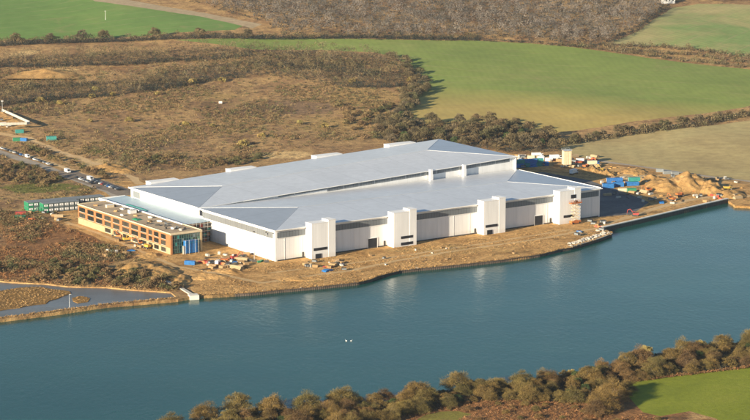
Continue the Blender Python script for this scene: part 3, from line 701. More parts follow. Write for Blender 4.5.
fringe = [(a, b + 1.2, c) for a, b, c in along(FAR_SHORE[6:25], .6, .9)] + along([(-20, 277.6), (0, 280.2), (21, 282), (45, 283), (68, 285.8), (107, 286.5), (140, 289.4), (168, 291.4)], .8, .9) + along([(-20, 320), (0, 318), (55, 311.4), (107, 304.2), (140, 301.2), (176, 298)], .5, 1.3)
tag(stuff('reeds', [cluster(reed, .8, .5, 14, .5), cluster(fringe, .9, .8, 16, .5)], 'reed'), 'orange brown reeds on the mud island in the marsh pool', 'reeds', kind='stuff')

# ------------------------------------------------------------ factory shed (local axes: x along the river front, y inland)
L, W1, W2 = 240.7, 84.5, 170.5
def slab(mb, pts, th, mat):
    n = len(pts); vs = [(p[0], p[1], p[2]) for p in pts] + [(p[0], p[1], p[2] - th) for p in pts]
    return mb.poly(vs, [tuple(range(n)), tuple(range(n, 2 * n))[::-1]] + [(i, n + i, n + (i + 1) % n, (i + 1) % n) for i in range(n)], mat)
def wallstrip(mb, a, b, za, zb, z0, th, mat):
    """vertical wall from a to b (2-D), heights za, zb; thickness inward (to the left of a->b)"""
    d = Vector((b[0] - a[0], b[1] - a[1])); d.normalize(); nx, ny = -d.y * th, d.x * th
    vs = [(a[0], a[1], z0), (b[0], b[1], z0), (b[0] + nx, b[1] + ny, z0), (a[0] + nx, a[1] + ny, z0), (a[0], a[1], za), (b[0], b[1], zb), (b[0] + nx, b[1] + ny, zb), (a[0] + nx, a[1] + ny, za)]
    return mb.poly(vs, [(0, 3, 2, 1), (4, 5, 6, 7), (0, 1, 5, 4), (1, 2, 6, 5), (2, 3, 7, 6), (3, 0, 4, 7)], mat)
shed = empty('factory_shed', B(0, 0), TH, 'huge white factory shed with pale folded metal roof and box towers beside the river', 'factory')
m = MB(); wallstrip(m, (0, 0), (L, 0), 17.7, 17.7, -1, .4, 'wall_white'); m.build('front_wall', shed)
m = MB(); wallstrip(m, (0, W2), (0, .42), 17.7, 17.7, -1, .4, 'wall_white_side'); m.build('side_wall', shed)
m = MB(); wallstrip(m, (L, .42), (L, W1 - .01), 17.7, 17.7, -1, .4, 'wall_white_side'); wallstrip(m, (L, W1), (L, W2 - .42), 26.6, 27.2, -1, .4, 'wall_white_side'); m.build('side_wall', shed)
m = MB(); wallstrip(m, (L, W2), (.42, W2), 27.2, 17.7, -1, .4, 'wall_white'); m.build('back_wall', shed)
gz = lambda u: 18.05 + (26.9 - 18.05) * u / L
m = MB(); wallstrip(m, (8, W1 + 1.2), (L - .42, W1 + 1.2), gz(8) - .45, gz(L) - .45, 16, .4, 'wall_white'); cw = m.build('clerestory_wall', shed)
m = MB(); wallstrip(m, (60, W1 + 1.08), (L - 1, W1 + 1.08), gz(60) - .5, gz(L - 1) - .5, gz(60) - .9, .1, 'glazing_band')
m = MB()
for u0 in range(56, 236, 12):
    u1 = min(u0 + 11.7, L - 1); a, b = gz(u0), gz(u1)
    m.poly([(u0, W1 + 1.1, a - 2.9 if u0 > 90 else a - 1.5), (u1, W1 + 1.1, b - 2.9 if u0 > 90 else b - 1.5), (u1, W1 + 1.1, b - .6), (u0, W1 + 1.1, a - .6)], [(0, 1, 2, 3)], 'glazing_band')
m.build('clerestory_glazing', cw)
# roofs
ov = 1.0
a1, a2 = (42.5, 42, 20.4), (L - 41, 42, 20.3)
fl, fr_, bl, brr = (-ov, -ov, 18.1), (L + ov, -ov, 18.1), (-ov, W1, 18.1), (L + ov, W1, 18.3)
m = MB(); slab(m, [fl, fr_, a2, a1], .5, 'roof_sheet'); m.build('front_roof', shed)
m = MB(); slab(m, [a1, a2, brr, bl], .5, 'roof_sheet'); m.build('front_roof', shed)
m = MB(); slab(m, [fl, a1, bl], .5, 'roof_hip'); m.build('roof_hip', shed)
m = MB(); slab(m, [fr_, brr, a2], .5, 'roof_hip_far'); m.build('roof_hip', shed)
b1, b2 = (41, 127, 21.1), (199, 127.5, 29.4)
gl, gr, hl, hr = (-ov, W1 + .02, 18.15), (L + ov, W1 + .02, 26.95), (-ov, W2 + ov, 18.15), (L + ov, W2 + ov, 27.6)
def patch(name, c00, c10, c11, c01, mat, nu=24, nv=6):
    mb = MB(); c = [Vector(q) for q in (c00, c10, c11, c01)]; vs = []
    for t in (0, -.5):
        for j in range(nv + 1):
            for i in range(nu + 1):
                a = i / nu; b = j / nv; p = c[0].lerp(c[1], a).lerp(c[3].lerp(c[2], a), b); vs.append((p.x, p.y, p.z + t))
    w = nu + 1; k = w * (nv + 1); fs = []
    for j in range(nv):
        for i in range(nu):
            q = j * w + i; fs.append((q, q + 1, q + w + 1, q + w)); fs.append((k + q, k + q + w, k + q + w + 1, k + q + 1))
    for i in range(nu): fs.append((i, k + i, k + i + 1, i + 1)); q = nv * w + i; fs.append((q, q + 1, k + q + 1, k + q))
    for j in range(nv):
        q = j * w; fs.append((q, q + w, k + q + w, k + q)); q = j * w + nu; fs.append((q, k + q, k + q + w, q + w))
    return mb.poly(vs, fs, mat).build(name, shed, smooth=False)
patch('rear_roof', gl, gr, b2, b1, 'roof_sheet'); patch('rear_roof', b1, b2, hr, hl, 'roof_sheet')
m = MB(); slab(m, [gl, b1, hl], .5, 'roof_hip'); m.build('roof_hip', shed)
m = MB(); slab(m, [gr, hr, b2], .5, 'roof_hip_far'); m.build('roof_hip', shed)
# ridge flashings and gutters
m = MB()
for p, q in ((fl, a1), (bl, a1), (a1, a2), (a2, fr_), (a2, brr), (gl, b1), (b1, hl), (b1, b2), (b2, gr), (b2, hr)):
    m.bar(Vector(p) + Vector((0, 0, 0)), Vector(q) + Vector((0, 0, 0)), .13, 'galv', n=4)
m.build('ridge_flashing', shed)
m = MB()
m.box((L / 2, -ov - .16, 17.95), (L + 2.4, .3, .5), 'trim_white'); m.box((-ov - .16, W1 / 2 - .5, 17.95), (.3, W1 + .6, .5), 'trim_white'); m.box((-ov - .16, (W1 + W2) / 2 + 1, 18.0), (.3, W2 - W1, .9), 'trim_white')
m.box((L + ov + .16, W1 / 2 - .5, 18.0), (.3, W1 - 2, .9), 'trim_white')
m.build('eaves_fascia', shed)
m = MB(); wallstrip(m, (2, W1 - .3), (L + ov, W1 - .3), 18.6, 27.35, 18.1 - .3, .25, 'trim_white')
m = MB()
for i in range(24):
    u0, u1 = L / 24 * i + .01, L / 24 * (i + 1); z0, z1 = gz(u0), gz(u1)
    if i < 3: continue
    m.poly([(u0, W1 - .25, z0 - .3), (u1, W1 - .25, z1 - .3), (u1, W1 - .25, z1 + .08), (u0, W1 - .25, z0 + .08)], [(0, 1, 2, 3)], 'trim_white')
m.build('eaves_fascia', shed)
# glazing bands beneath the eaves
for u0, u1 in ((1.2, 20.1), (37, 77.4), (94.4, 143.6), (160.8, 202.6), (220, 239.6)):
    m = MB(); m.box(((u0 + u1) / 2, -.08, 14.9), (u1 - u0, .12, 3.4), 'glazing_band'); m.build('glazing_band', shed)
    m = MB(); m.box(((u0 + u1) / 2, -.12, 13.1), (u1 - u0, .2, .25), 'trim_white'); m.build('sill_trim', shed)
    m = MB(); m.box(((u0 + u1) / 2, -.1, .25), (u1 - u0, .16, .9), 'steel_dark'); m.build('plinth', shed)
m = MB(); m.box((-.08, 42, 14.6), (.12, 79, 3.6), 'glazing_band_side'); m.build('glazing_band', shed)
m = MB(); m.box((-.12, 42, 12.7), (.2, 79, .25), 'trim_white'); m.build('sill_trim', shed)
m = MB(); m.box((-.08, 163, 14.4), (.12, 8.5, 4.0), 'cabin_grey'); m.build('louvre', shed)
m = MB(); m.box((-.2, W1 - 1.5, 15.2), (.35, 3.0, 3.2), 'opening_dark'); m.build('vent_opening', shed)
for u in (67, 191.5):
    m = MB(); m.box((u, -.05, 2.9), (6.4, .2, 5.9), 'opening_dark'); d = m.build('loading_door', shed)
    m = MB(); m.box((u, -.12, 6.0), (7.0, .3, .3), 'trim_white'); m.box((u - 3.4, -.12, 2.95), (.3, .3, 5.9), 'trim_white'); m.box((u + 3.4, -.12, 2.95), (.3, .3, 5.9), 'trim_white'); m.build('door_frame', d)
for u in (18.6, 75.6, 142.4, 201):
    m = MB(); m.box((u, -.1, 1.7), (1.3, .2, 3.4), 'steel_dark'); m.build('door', shed)
m = MB()
for u in list(range(6, 240, 12)):
    if any(a - 1.5 < u < b + 1.5 for a, b in ((20.4, 36.7), (77.8, 94), (144, 160.4), (202.9, 219.6), (63, 71), (187, 196))): continue
    m.bar((u, -.12, 0), (u, -.12, 13), .07, 'wall_white', n=5)
tag(m.build('downpipes', shed), kind='stuff')
# box towers
def tower(u0, u1, slots, door=None, win=None):
    m = MB(); c = u0 + (u1 - u0) * .70
    m.box(((u0 + c) / 2, -3.21, 9.7), (c - u0 - .02, 6.4, 21.4), 'wall_white')
    m.box(((c + u1) / 2, -3.08, 10.1), (u1 - c, 6.9, 22.6), 'wall_white')
    t = m.build('box_tower', shed)
    m = MB(); m.box(((u0 + c) / 2, -3.21, 20.5), (c - u0 + .1, 6.6, .25), 'trim_white'); m.box(((c + u1) / 2, -3.08, 21.52), (u1 - c + .2, 7.1, .25), 'trim_white'); m.build('coping', t)
    for a, w, z, h in slots:
        k = MB(); k.box((u0 + a + w / 2, -6.6 + .12, z), (w, .3, h), 'opening_dark'); k.build('louvre', t)
    if door: k = MB(); k.box((u0 + door[0], -6.48, 1.3), (door[1], .3, 2.8), 'opening_dark'); k.build('door', t)
    if win: k = MB(); k.box((u0 + win[0] + 2, -6.48, win[1]), (win[2], .3, win[3]), 'opening_dark'); k.build('window', t)
tower(20.4, 36.7, [(1.3, 9.0, 5.4, 1.5)], (4.5, 4.0))
tower(77.8, 94.0, [(5.0, 8.6, 5.4, 1.5), (5.0, 8.6, 1.6, 1.6)])
tower(144.0, 160.4, [(1.3, 9.0, 5.2, 1.5)], (4.5, 4.0))
tower(202.9, 219.6, [(3.2, 8.4, 4.6, 1.5)], None, (8.8, 16.6, 4.0, 2.2))
for u0, u1 in ((14.5, 35), (73.5, 93), (140, 160.5), (199, 221)):
    zt = 18 + 9.5 * (u0 + u1) / 2 / L + .7; m = MB(); m.box(((u0 + u1) / 2, W2 + 3.6, zt / 2), (u1 - u0, 6.4, zt), 'wall_white')
    t = m.build('box_tower', shed); m = MB(); m.box(((u0 + u1) / 2, W2 + 3.6, zt + .12), (u1 - u0 + .3, 6.7, .25), 'trim_white'); m.build('coping', t)
for u in (170.3, 197.0):
    m = MB(); m.box((u, W1 - .7, 21.6), (2.0, 1.8, 7.2 + (u - 170) * .04), 'wall_white'); m.build('roof_upstand', shed)
m = MB()
for u, v in ((70, 100), (120, 115), (160, 140), (95, 60), (150, 20), (60, 25)):
    pass

# ------------------------------------------------------------ annex with pale blue roof between office and shed
ann = empty('link_building', B(-19, 72), TH, 'low annex with pale blue roof and unfinished brown end between office and shed', 'building')
m = MB(); m.box((9.35, 52, 5.6), (18.5, 104, 11.4), 'wall_white_side'); m.build('wall', ann)
m = MB(); slab(m, [(-.1, .3, 11.5), (18.6, .3, 12.1), (18.6, 104.3, 12.1), (-.1, 104.3, 11.5)], .2, 'annex_roof'); m.build('roof', ann)
m = MB(); m.box((-.3, 52, 11.9), (.7, 104.6, 1.6), 'trim_white'); m.box((9, 104.5, 11.8), (18, .4, 1.2), 'trim_white'); m.build('parapet', ann)
m = MB(); m.box((9.3, -.2, 6), (18, .35, 11.6), 'rust_pile')
for i in range(7):
    for j in range(4):
        m.box((1.7 + i * 2.6, -.42, 1.6 + j * 2.8), (2.1, .1, 2.0), ('steel_dark', 'brick_orange', 'paint_teal', 'steel_dark', 'cabin_grey', 'paint_red')[(i * 5 + j * 7) % 6])
m.build('end_wall', ann)
m = MB()
for i in range(8):
    m.bar((.6 + i * 2.55, -1.9, 0), (.6 + i * 2.55, -1.9, 12.6), .09, 'galv', n=4)
for j in range(1, 6):
    m.bar((.6, -1.9, j * 2.3), (18.5, -1.9, j * 2.3), .08, 'galv', n=4); m.box((9.5, -1.2, j * 2.3), (18, 1.2, .12), 'timber')
tag(m.build('scaffold'), 'pipe and board scaffold against the unfinished end of the annex', 'scaffold'); bpy.data.objects['scaffold'].location = B(-19, 72); bpy.data.objects['scaffold'].rotation_euler = (0, 0, TH)
m = MB(); m.box((9.2, 0, .7), (1.1, 26, .35), 'paint_teal'); o = m.build('green_walkway'); tag(o, 'long green boards lying on the pale blue annex roof', 'boards'); o.name = 'roof_boards'
o.location = B(-16 - 9.2 + 2, 137, 11.3); o.rotation_euler = (0, 0, TH)

# ------------------------------------------------------------ office building
off = empty('office_building', B(-39, 51), TH, 'three storey orange brick office block with flat tan roof and teal glass end', 'office')
OW, OL, OH = 20.0, 115.0, 11.7
m = MB(); m.box((OW / 2 + .4, OL / 2 + .4, OH / 2 - .3), (OW - .9, OL - .9, OH), 'cabin_grey'); m.build('core', off)
xs = [84.6, 93.2, 101.8, 110.4, 119, 128, 136.7, 145, 151.5, 157, 163.5]
wins = [(OL - (x - 80.4) * 1.288, 8.4 if i < 7 else (7.0 if i == 7 else (4.6 if i == 8 else 5.8))) for i, x in enumerate(xs)]
rows = [(7.95, 10.75, 'brick_orange'), (4.35, 7.1, 'brick_orange')]
m = MB()
for z0, z1 in ((10.75, 11.75), (7.1, 7.95), (3.75, 4.35)): m.box((-.25, OL / 2, (z0 + z1) / 2), (.6, OL, z1 - z0), 'brick_orange')
def piers(m, z0, z1, ws, mat):
    edges = [0.0]
    for y, w in sorted(ws): edges += [y - w / 2, y + w / 2]
    edges.append(OL)
    for a, b in zip(edges[::2], edges[1::2]):
        if b - a > .05: m.box((-.25, (a + b) / 2, (z0 + z1) / 2), (.58, b - a, z1 - z0), mat)
for z0, z1, mt in rows: piers(m, z0, z1, wins, mt)
m.build('brick_wall', off)
gw = [w for w in wins[3:]] 
gw = [(y, min(w, 7.4)) for y, w in gw]
m = MB(); m.box((-.25, OL / 2, 3.45), (.6, OL, .6), 'board_cream'); m.box((-.25, OL / 2, -.3), (.6, OL, 1.6), 'board_cream'); piers(m, .5, 3.15, gw, 'board_cream'); m.build('ground_floor_wall', off)
def window(y, w, z0, z1):
    k = MB(); k.box((-.06, y, (z0 + z1) / 2), (.12, w, z1 - z0), 'window_glass' if rnd.random() < .7 else 'window_blind'); g = k.build('window', off)
    k = MB(); n = max(2, int(round(w / 1.8)))
    for i in range(n + 1):
        yy = y - w / 2 + .06 + (w - .12) * i / n; k.box((-.16, yy, (z0 + z1) / 2), (.1, .12, z1 - z0), 'steel_dark')
    k.box((-.16, y, z0 + .07), (.1, w - .14, .1), 'steel_dark'); k.box((-.42, y, z0 + .03), (.34, w + .1, .1), 'concrete_pale'); k.build('frame', g)
for z0, z1, mt in rows:
    for y, w in wins: window(y, w, z0, z1)
for y, w in gw: window(y, w, .5, 3.15)
# roof
m = MB(); m.box((OW / 2 - .1, OL / 2, OH + .15), (OW + 1.2, OL + 1.0, .4), 'roof_tan'); m.build('roof', off)
m = MB()
for c, d in (((-.55, OL / 2), (.35, OL + 1)), ((OW + .35, OL / 2), (.35, OL + 1)), ((OW / 2, -.4), (OW + .5, .35)), ((OW / 2, OL + .4), (OW + .5, .35))): m.box((c[0], c[1], OH + .55), (d[0], d[1], .5), 'cream_panel')
m.build('parapet', off)
m = MB(); m.box((OW / 2, -.2, OH / 2 - .1), (OW - 1.2, .3, OH - .9), 'teal_glass'); g = m.build('curtain_wall', off)
m = MB()
for i in range(13): m.box((.9 + i * 1.5, -.42, OH / 2 - .1), (.14, .14, OH - 1), 'mullion')
for j in range(6): m.box((OW / 2, -.42, .7 + j * 2.0), (OW - 1.6, .12, .16), 'mullion')
for i, j in ((1, 2), (4, 3), (7, 1), (2, 4), (9, 4), (5, 0), (11, 3), (8, 3), (10, 1)): m.box((1.65 + i * 1.5, -.39, 1.7 + j * 2.0), (1.3, .06, 1.8), ('paint_teal', 'cabin_grey', 'mullion')[(i + j) % 3])
m.build('mullions', g)
m = MB(); m.box((.15, -.35, OH / 2), (1.1, .8, OH), 'brick_orange'); m.box((OW - .2, -.35, OH / 2), (1.3, .8, OH), 'board_cream'); m.build('corner_pier', off)
m = MB(); m.box((OW / 2, -.5, OH + .0), (OW + 1, .7, .8), 'cream_panel'); m.build('head_panel', off)
# clutter on office roof
def roofthing(name, x, y, fn, label, cat, rz=0.0, group=None):
    m = MB(); fn(m); o = m.build(name); o.location = B(-39 + x, 51 + y, OH + .36); o.rotation_euler = (0, 0, TH + rz); tag(o, label, cat, group); return o
roofthing('roof_plant', 13, 70, lambda m: (m.box((0, 0, 1.0), (4.4, 3.0, 2.0), 'trim_white'), m.box((2.9, 0, .8), (1.2, 2.2, 1.6), 'steel_dark'), m.box((0, 0, 2.1), (4.7, 3.3, .15), 'galv'), m.bar((-1, 0, 2), (-1, 0, 3), .25, 'galv')), 'white plant box with dark end on the middle of the office roof', 'roof plant')
roofthing('roof_plant', 11, 95, lambda m: (m.box((0, 0, .8), (5, 2.2, 1.6), 'cream_panel'), m.box((0, 0, 1.65), (5.3, 2.5, .12), 'trim_white'), m.box((3.6, .6, .5), (1.5, 1.5, 1), 'steel_dark')), 'pale plant box near the left end of the office roof', 'roof plant')
roofthing('tarpaulin', 5, 50, lambda m: (m.box((0, 0, .25), (3.2, 6, .5), 'paint_green', taper=.8), m.box((.5, 1.5, .55), (1.6, 2, .4), 'paint_green', taper=.7)), 'green tarpaulin over materials on the office roof', 'tarpaulin', .1)
for i, (x, y, mt, w) in enumerate(((6, 26, 'steel_dark', 3), (9, 22, 'steel_dark', 2.2), (12, 27, 'cabin_grey', 2.6), (4, 34, 'steel_dark', 2), (8, 12, 'trim_white', 2.6), (12, 14, 'cabin_grey', 2), (5, 15, 'steel_dark', 1.6), (13, 36, 'trim_white', 3), (8, 39, 'timber', 3), (10, 60, 'timber', 3), (7, 80, 'timber', 2.5), (4, 66, 'concrete_pale', 2.4), (14, 50, 'concrete_pale', 3), (6, 104, 'timber', 3), (14, 84, 'trim_white', 3.4), (10, 6, 'concrete_pale', 2), (14, 8, 'steel_dark', 1.8))):
    def f(m, mt=mt, w=w):
        for k in range(3): m.box((rnd.uniform(-.3, .3), rnd.uniform(-.3, .3), .18 + k * .34), (w * rnd.uniform(.7, 1), w * .6 * rnd.uniform(.7, 1), .3), mt, rz=rnd.uniform(-.2, .2))
    roofthing('material_stack', x, y, f, 'small stack of building materials on the tan office roof', 'stack', rnd.uniform(0, 3), 'stacks on the office roof')
# blue sheeted porch
pch = empty('sheeted_scaffold', B(-39 + 11.5, 51 - 1), TH, 'bright blue sheeted scaffold box against the glass end of the office', 'scaffold')
m = MB(); m.box((0, -1.6, 4.0), (8.0, 3.0, 7.2), 'blue_sheet', taper=.96)
for i in range(3): m.box((-2.6 + i * 2.6, -3.12, 3.9), (.25, .06, 7.0), 'paint_blue')
m.build('sheeting', pch)
m = MB()
for x in (-4.4, -2, 2, 4.4): m.bar((x, -3.5, 0), (x, -3.5, 8.4), .09, 'galv', n=5)
m.bar((-5.5, -3.5, 8), (5, -3.5, 8), .09, 'galv', n=5); m.bar((-5.5, -3.5, 6.6), (5, -3.5, 6.6), .09, 'paint_teal', n=5); m.box((-5.0, -2.2, 2.4), (.8, .8, 4.8), 'concrete'); m.build('frame', pch)

# ------------------------------------------------------------ site cabins
def cabin_proto(w, d, h, shell, endmat):
    r = bpy.data.objects.new('site_cabin', None)
    def part(nm, mb, par): o = mb.build(nm); COL.objects.unlink(o); o.parent = par; return o
    m = MB(); m.box((0, d / 2, h / 2), (w - .08, d, h - .12), shell); m.box((0, d / 2, h - .08), (w, d + .2, .14), 'cabin_grey')
    m.box((0, -.03, .12), (w, .12, .24), endmat); m.box((0, -.03, h - .25), (w, .12, .26), endmat)
    for x in (-w / 2 + .1, w / 2 - .1): m.box((x, -.03, h / 2), (.16, .12, h - .2), endmat)
    part('shell', m, r)
    m = MB(); m.box((0, -.08, h * .56), (w * .72, .1, h * .42), 'paint_white'); g = part('window', m, r)
    m = MB(); m.box((0, -.14, h * .56), (w * .1, .04, h * .3), 'window_glass'); part('pane', m, g)
    return r
CB = cabin_proto(3.4, 8.5, 2.9, 'cabin_grey', 'cabin_trim'); CBG = cabin_proto(3.4, 8.5, 2.9, 'paint_green', 'paint_green')
ang = TH - R(7)
du = Vector((math.cos(ang), math.sin(ang), 0))
for rowname, start, n in (('front', P(43.6, 213), 7), ('back', P(28.5, 212), 15)):
    for t in (0, 1):
        for i in range(n):
            q = start + du * (1.7 + i * 3.45) + Vector((0, 0, t * 2.92 + .05))
            o = copy_tree(CBG if i == 0 else CB, q, ang, 1, ('upper' if t else 'lower') + ' tier site cabin, ' + nth(i) + ' of the ' + rowname + ' row' + (', with bright green end wall' if i == 0 else ''), rowname + ' row of stacked site cabins')
            o['category'] = 'cabin'
m = MB()
for i in range(10): m.box((i * .55, 0, 3 - i * .29), (.6, 1.6, .1), 'paint_green')
for s in (-.8, .8): m.bar((0, s, 4), (5.2, s, 1.2), .07, 'paint_green', n=4); m.bar((0, s, 3), (5.2, s, .1), .1, 'paint_green', n=4); m.bar((0, s, 0), (0, s, 4), .08, 'paint_green', n=4)
o = m.build('access_stair'); tag(o, 'green steel access stair at the left end of the stacked cabins', 'stair'); o.location = P(39, 212.5); o.rotation_euler = (0, 0, ang + math.pi)

# ------------------------------------------------------------ containers, skips, stacks
def container_proto(mat, l=6.1, w=2.44, h=2.6):
    r = bpy.data.objects.new('shipping_container', None)
    m = MB(); n = int(l / .45)
    prof = []
    for i in range(n * 2 + 1):
        x = -l / 2 + .1 + (l - .2) * i / (n * 2); prof.append((x, (w / 2 if (i // 1) % 2 == 0 else w / 2 - .08)))
    m.prism(prof + [(x, -y) for x, y in prof[::-1]], .14, h - .12, mat)
    for sx in (-1, 1):
        for sy in (-1, 1): m.box((sx * (l / 2 - .07), sy * (w / 2 - .07), h / 2), (.15, .15, h), mat)
        m.box((0, sx * (w / 2 - .06), .1), (l - .3, .12, .2), mat); m.box((0, sx * (w / 2 - .06), h - .1), (l - .3, .12, .18), mat)
    m.box((0, 0, h - .08), (l - .3, w - .3, .08), mat)
    o = m.build('shell'); COL.objects.unlink(o); o.parent = r
    m = MB()
    for s in (-1, 1):
        m.box((-l / 2 - .03, s * .55, h / 2), (.06, 1.04, h - .35), mat)
        for k in (-.25, .25): m.bar((-l / 2 - .1, s * .55 + k, .2), (-l / 2 - .1, s * .55 + k, h - .2), .03, 'galv', n=4)
    o = m.build('doors'); COL.objects.unlink(o); o.parent = r
    return r
CONT = {k: container_proto(k) for k in ('paint_blue', 'paint_teal', 'paint_green', 'blue_sheet', 'cabin_grey', 'paint_white', 'cream_panel')}
def cont(mat, px, py, rz, label, z=0.0, sc=1.0, group=None):
    o = copy_tree(CONT[mat], P(px, py) + Vector((0, 0, z)), rz, sc, label, group); o['category'] = 'container'; return o
cont('blue_sheet', 190, 264.5, R(-14), 'bright blue container on the dirt below the office glass end', sc=(1.0, .9, .85))
cont('paint_teal', 51.5, 140.5, R(12), 'teal green container alone beside the dirt track, right of the pair', sc=1.25)
cont('paint_teal', 19.5, 133, R(15), 'teal container beside the corner of the white hoarding', sc=1.05)
cont('paint_green', 17, 141, R(15), 'dark green container half hidden in bushes below the hoarding', sc=1.0)
cont('blue_sheet', 24, 141, R(-20), 'blue container half hidden in bushes below the hoarding', sc=.9)
cont('paint_blue', 614.5, 182.5, R(8), 'dark blue container at the back of the yard cluster', sc=(1.8, 1.1, 1.25))
cont('blue_sheet', 608, 188, R(10), 'bright blue container at the left end of the yard cluster', sc=(1.25, 1.1, 1.2))
cont('blue_sheet', 618, 186.5, R(10), 'bright blue container in the middle of the yard cluster', sc=(1.25, 1.1, 1.2))
cont('blue_sheet', 632, 185.5, R(12), 'bright blue container beneath a teal one east of the yard', sc=(1.5, 1.1, 1.05))
cont('paint_teal', 634, 185.3, R(12), 'teal green container stacked on a bright blue one', z=2.9, sc=(1.3, 1.1, 1.0))
cont('paint_green', 631.5, 192, R(8), 'green container in front of the yard cluster', sc=(1.0, 1.1, 1.0))
cont('cream_panel', 622.8, 191.6, R(8), 'cream cabin beside the green container in the yard', sc=(1.0, 1.0, .85))
for i in range(5):
    cont(('paint_blue', 'paint_teal', 'blue_sheet', 'paint_teal', 'paint_blue')[i], 519.5 + i * 6.2, 167.5 - i * .45, R(10), 'blue or teal container behind the shed corner, bottom row, ' + nth(i), sc=(1.0, 1.0, 1.1), group='containers behind the shed corner')
for i in range(4):
    cont(('paint_teal', 'blue_sheet', 'paint_blue', 'paint_teal')[i], 520.5 + i * 6.2, 167.3 - i * .45, R(10 + i), 'blue or teal container behind the shed corner, top row, ' + nth(i), z=2.9, sc=(.95, 1, 1), group='containers behind the shed corner')
for i, (x, y, mt) in enumerate(((522, 158, 'paint_white'), (531, 158.5, 'cream_panel'), (541, 159.5, 'paint_white'), (549, 161, 'paint_white'), (580, 161.5, 'paint_white'), (588, 163, 'cabin_grey'), (660, 172, 'cabin_grey'), (667, 174, 'cabin_grey'), (675, 174.8, 'cabin_grey'))):
    cont(mt, x, y, R(rnd.uniform(-25, 20)), ('pale' if i < 5 else 'grey') + (' cabin in the compound behind the shed, ' if i < 6 else ' container left of the spoil heap, ') + nth(i if i < 6 else i - 6) + ' of its line', sc=rnd.uniform(.8, 1))

# tan silo block
silo = empty('batching_silo', P(566.5, 167.5), R(12), 'tall tan silo block standing in the compound behind the shed', 'silo')
m = MB(); m.box((0, 0, 7.2), (5.6, 5.0, 9.6), 'cream_panel')
for x in (-2.1, -.7, .7, 2.1): m.box((x, -2.55, 7.2), (.16, .14, 9.6), 'board_cream')
m.build('bins', silo)
m = MB()
for x in (-2.4, 2.4):
    for y in (-2.1, 2.1): m.bar((x, y, 0), (x, y, 2.6), .2, 'steel_dark', n=5)
m.build('legs', silo)
m = MB(); m.box((0, 0, 12.5), (6.2, 5.6, .2), 'galv')
for x in (-3, 0, 3):
    for y in (-2.7, 2.7): m.bar((x, y, 12.5), (x, y, 13.6), .06, 'galv', n=4)
for y in (-2.7, 2.7): m.bar((-3, y, 13.6), (3, y, 13.6), .06, 'galv', n=4)
m.build('top_rail', silo)

# ------------------------------------------------------------ vehicles
def proto(name): return bpy.data.objects.new(name, None)
def part(nm, mb, par, smooth=False): o = mb.build(nm, smooth=smooth); COL.objects.unlink(o); o.parent = par; return o
def wheel(par, x, y, r, w):
    m = MB(); m.bar((x, y - w / 2, r), (x, y + w / 2, r), r, 'rubber', n=14); o = part('wheel', m, par)
    m = MB(); m.bar((x, y - w / 2 - .02, r), (x, y + w / 2 + .02, r), r * .55, 'paint_silver', n=10); part('rim', m, o)
def car(paint):
    r = proto('parked_car')
    m = MB(); m.side([(-2.1, .32), (2.1, .32), (2.15, .72), (1.9, .86), (1.15, .95), (-1.7, .98), (-2.1, .92)], -.87, .87, paint)
    m.side([(-1.35, 1.38), (-1.2, 1.42), (.35, 1.42), (.45, 1.38), (.3, 1.44), (-1.15, 1.47)], -.66, .66, paint); part('body', m, r)
    m = MB(); k = len(m.v)
    lo = [(-1.85, .94), (1.2, .94)]; hi = [(-1.35, 1.41), (.45, 1.41)]
    m.poly([(lo[0][0], -.82, lo[0][1]), (lo[1][0], -.82, lo[1][1]), (lo[1][0], .82, lo[1][1]), (lo[0][0], .82, lo[0][1]), (hi[0][0], -.66, hi[0][1]), (hi[1][0], -.66, hi[1][1]), (hi[1][0], .66, hi[1][1]), (hi[0][0], .66, hi[0][1])],
           [(0, 3, 2, 1), (4, 5, 6, 7), (0, 1, 5, 4), (1, 2, 6, 5), (2, 3, 7, 6), (3, 0, 4, 7)], 'car_glass'); part('windows', m, r)
    for x in (-1.3, 1.3):
        for y in (-.82, .82): wheel(r, x, y, .32, .2)
    return r
def van(paint):
    r = proto('van')
    m = MB(); m.side([(-2.6, .4), (2.6, .4), (2.65, 1.05), (2.2, 1.25), (1.6, 2.2), (1.3, 2.35), (-2.6, 2.35)], -.98, .98, paint); part('body', m, r)
    m = MB(); m.poly([(2.23, -.8, 1.27), (2.23, .8, 1.27), (1.66, .75, 2.16), (1.66, -.75, 2.16)], [(0, 1, 2, 3)], 'car_glass')
    for s in (-1, 1): m.poly([(2.0, s * .99, 1.3), (1.1, s * .99, 1.3), (1.1, s * .99, 1.95), (1.6, s * .99, 1.95)], [(0, 1, 2, 3)], 'car_glass')
    part('windows', m, r)
    for x in (-1.7, 1.7):
        for y in (-.9, .9): wheel(r, x, y, .36, .24)
    return r
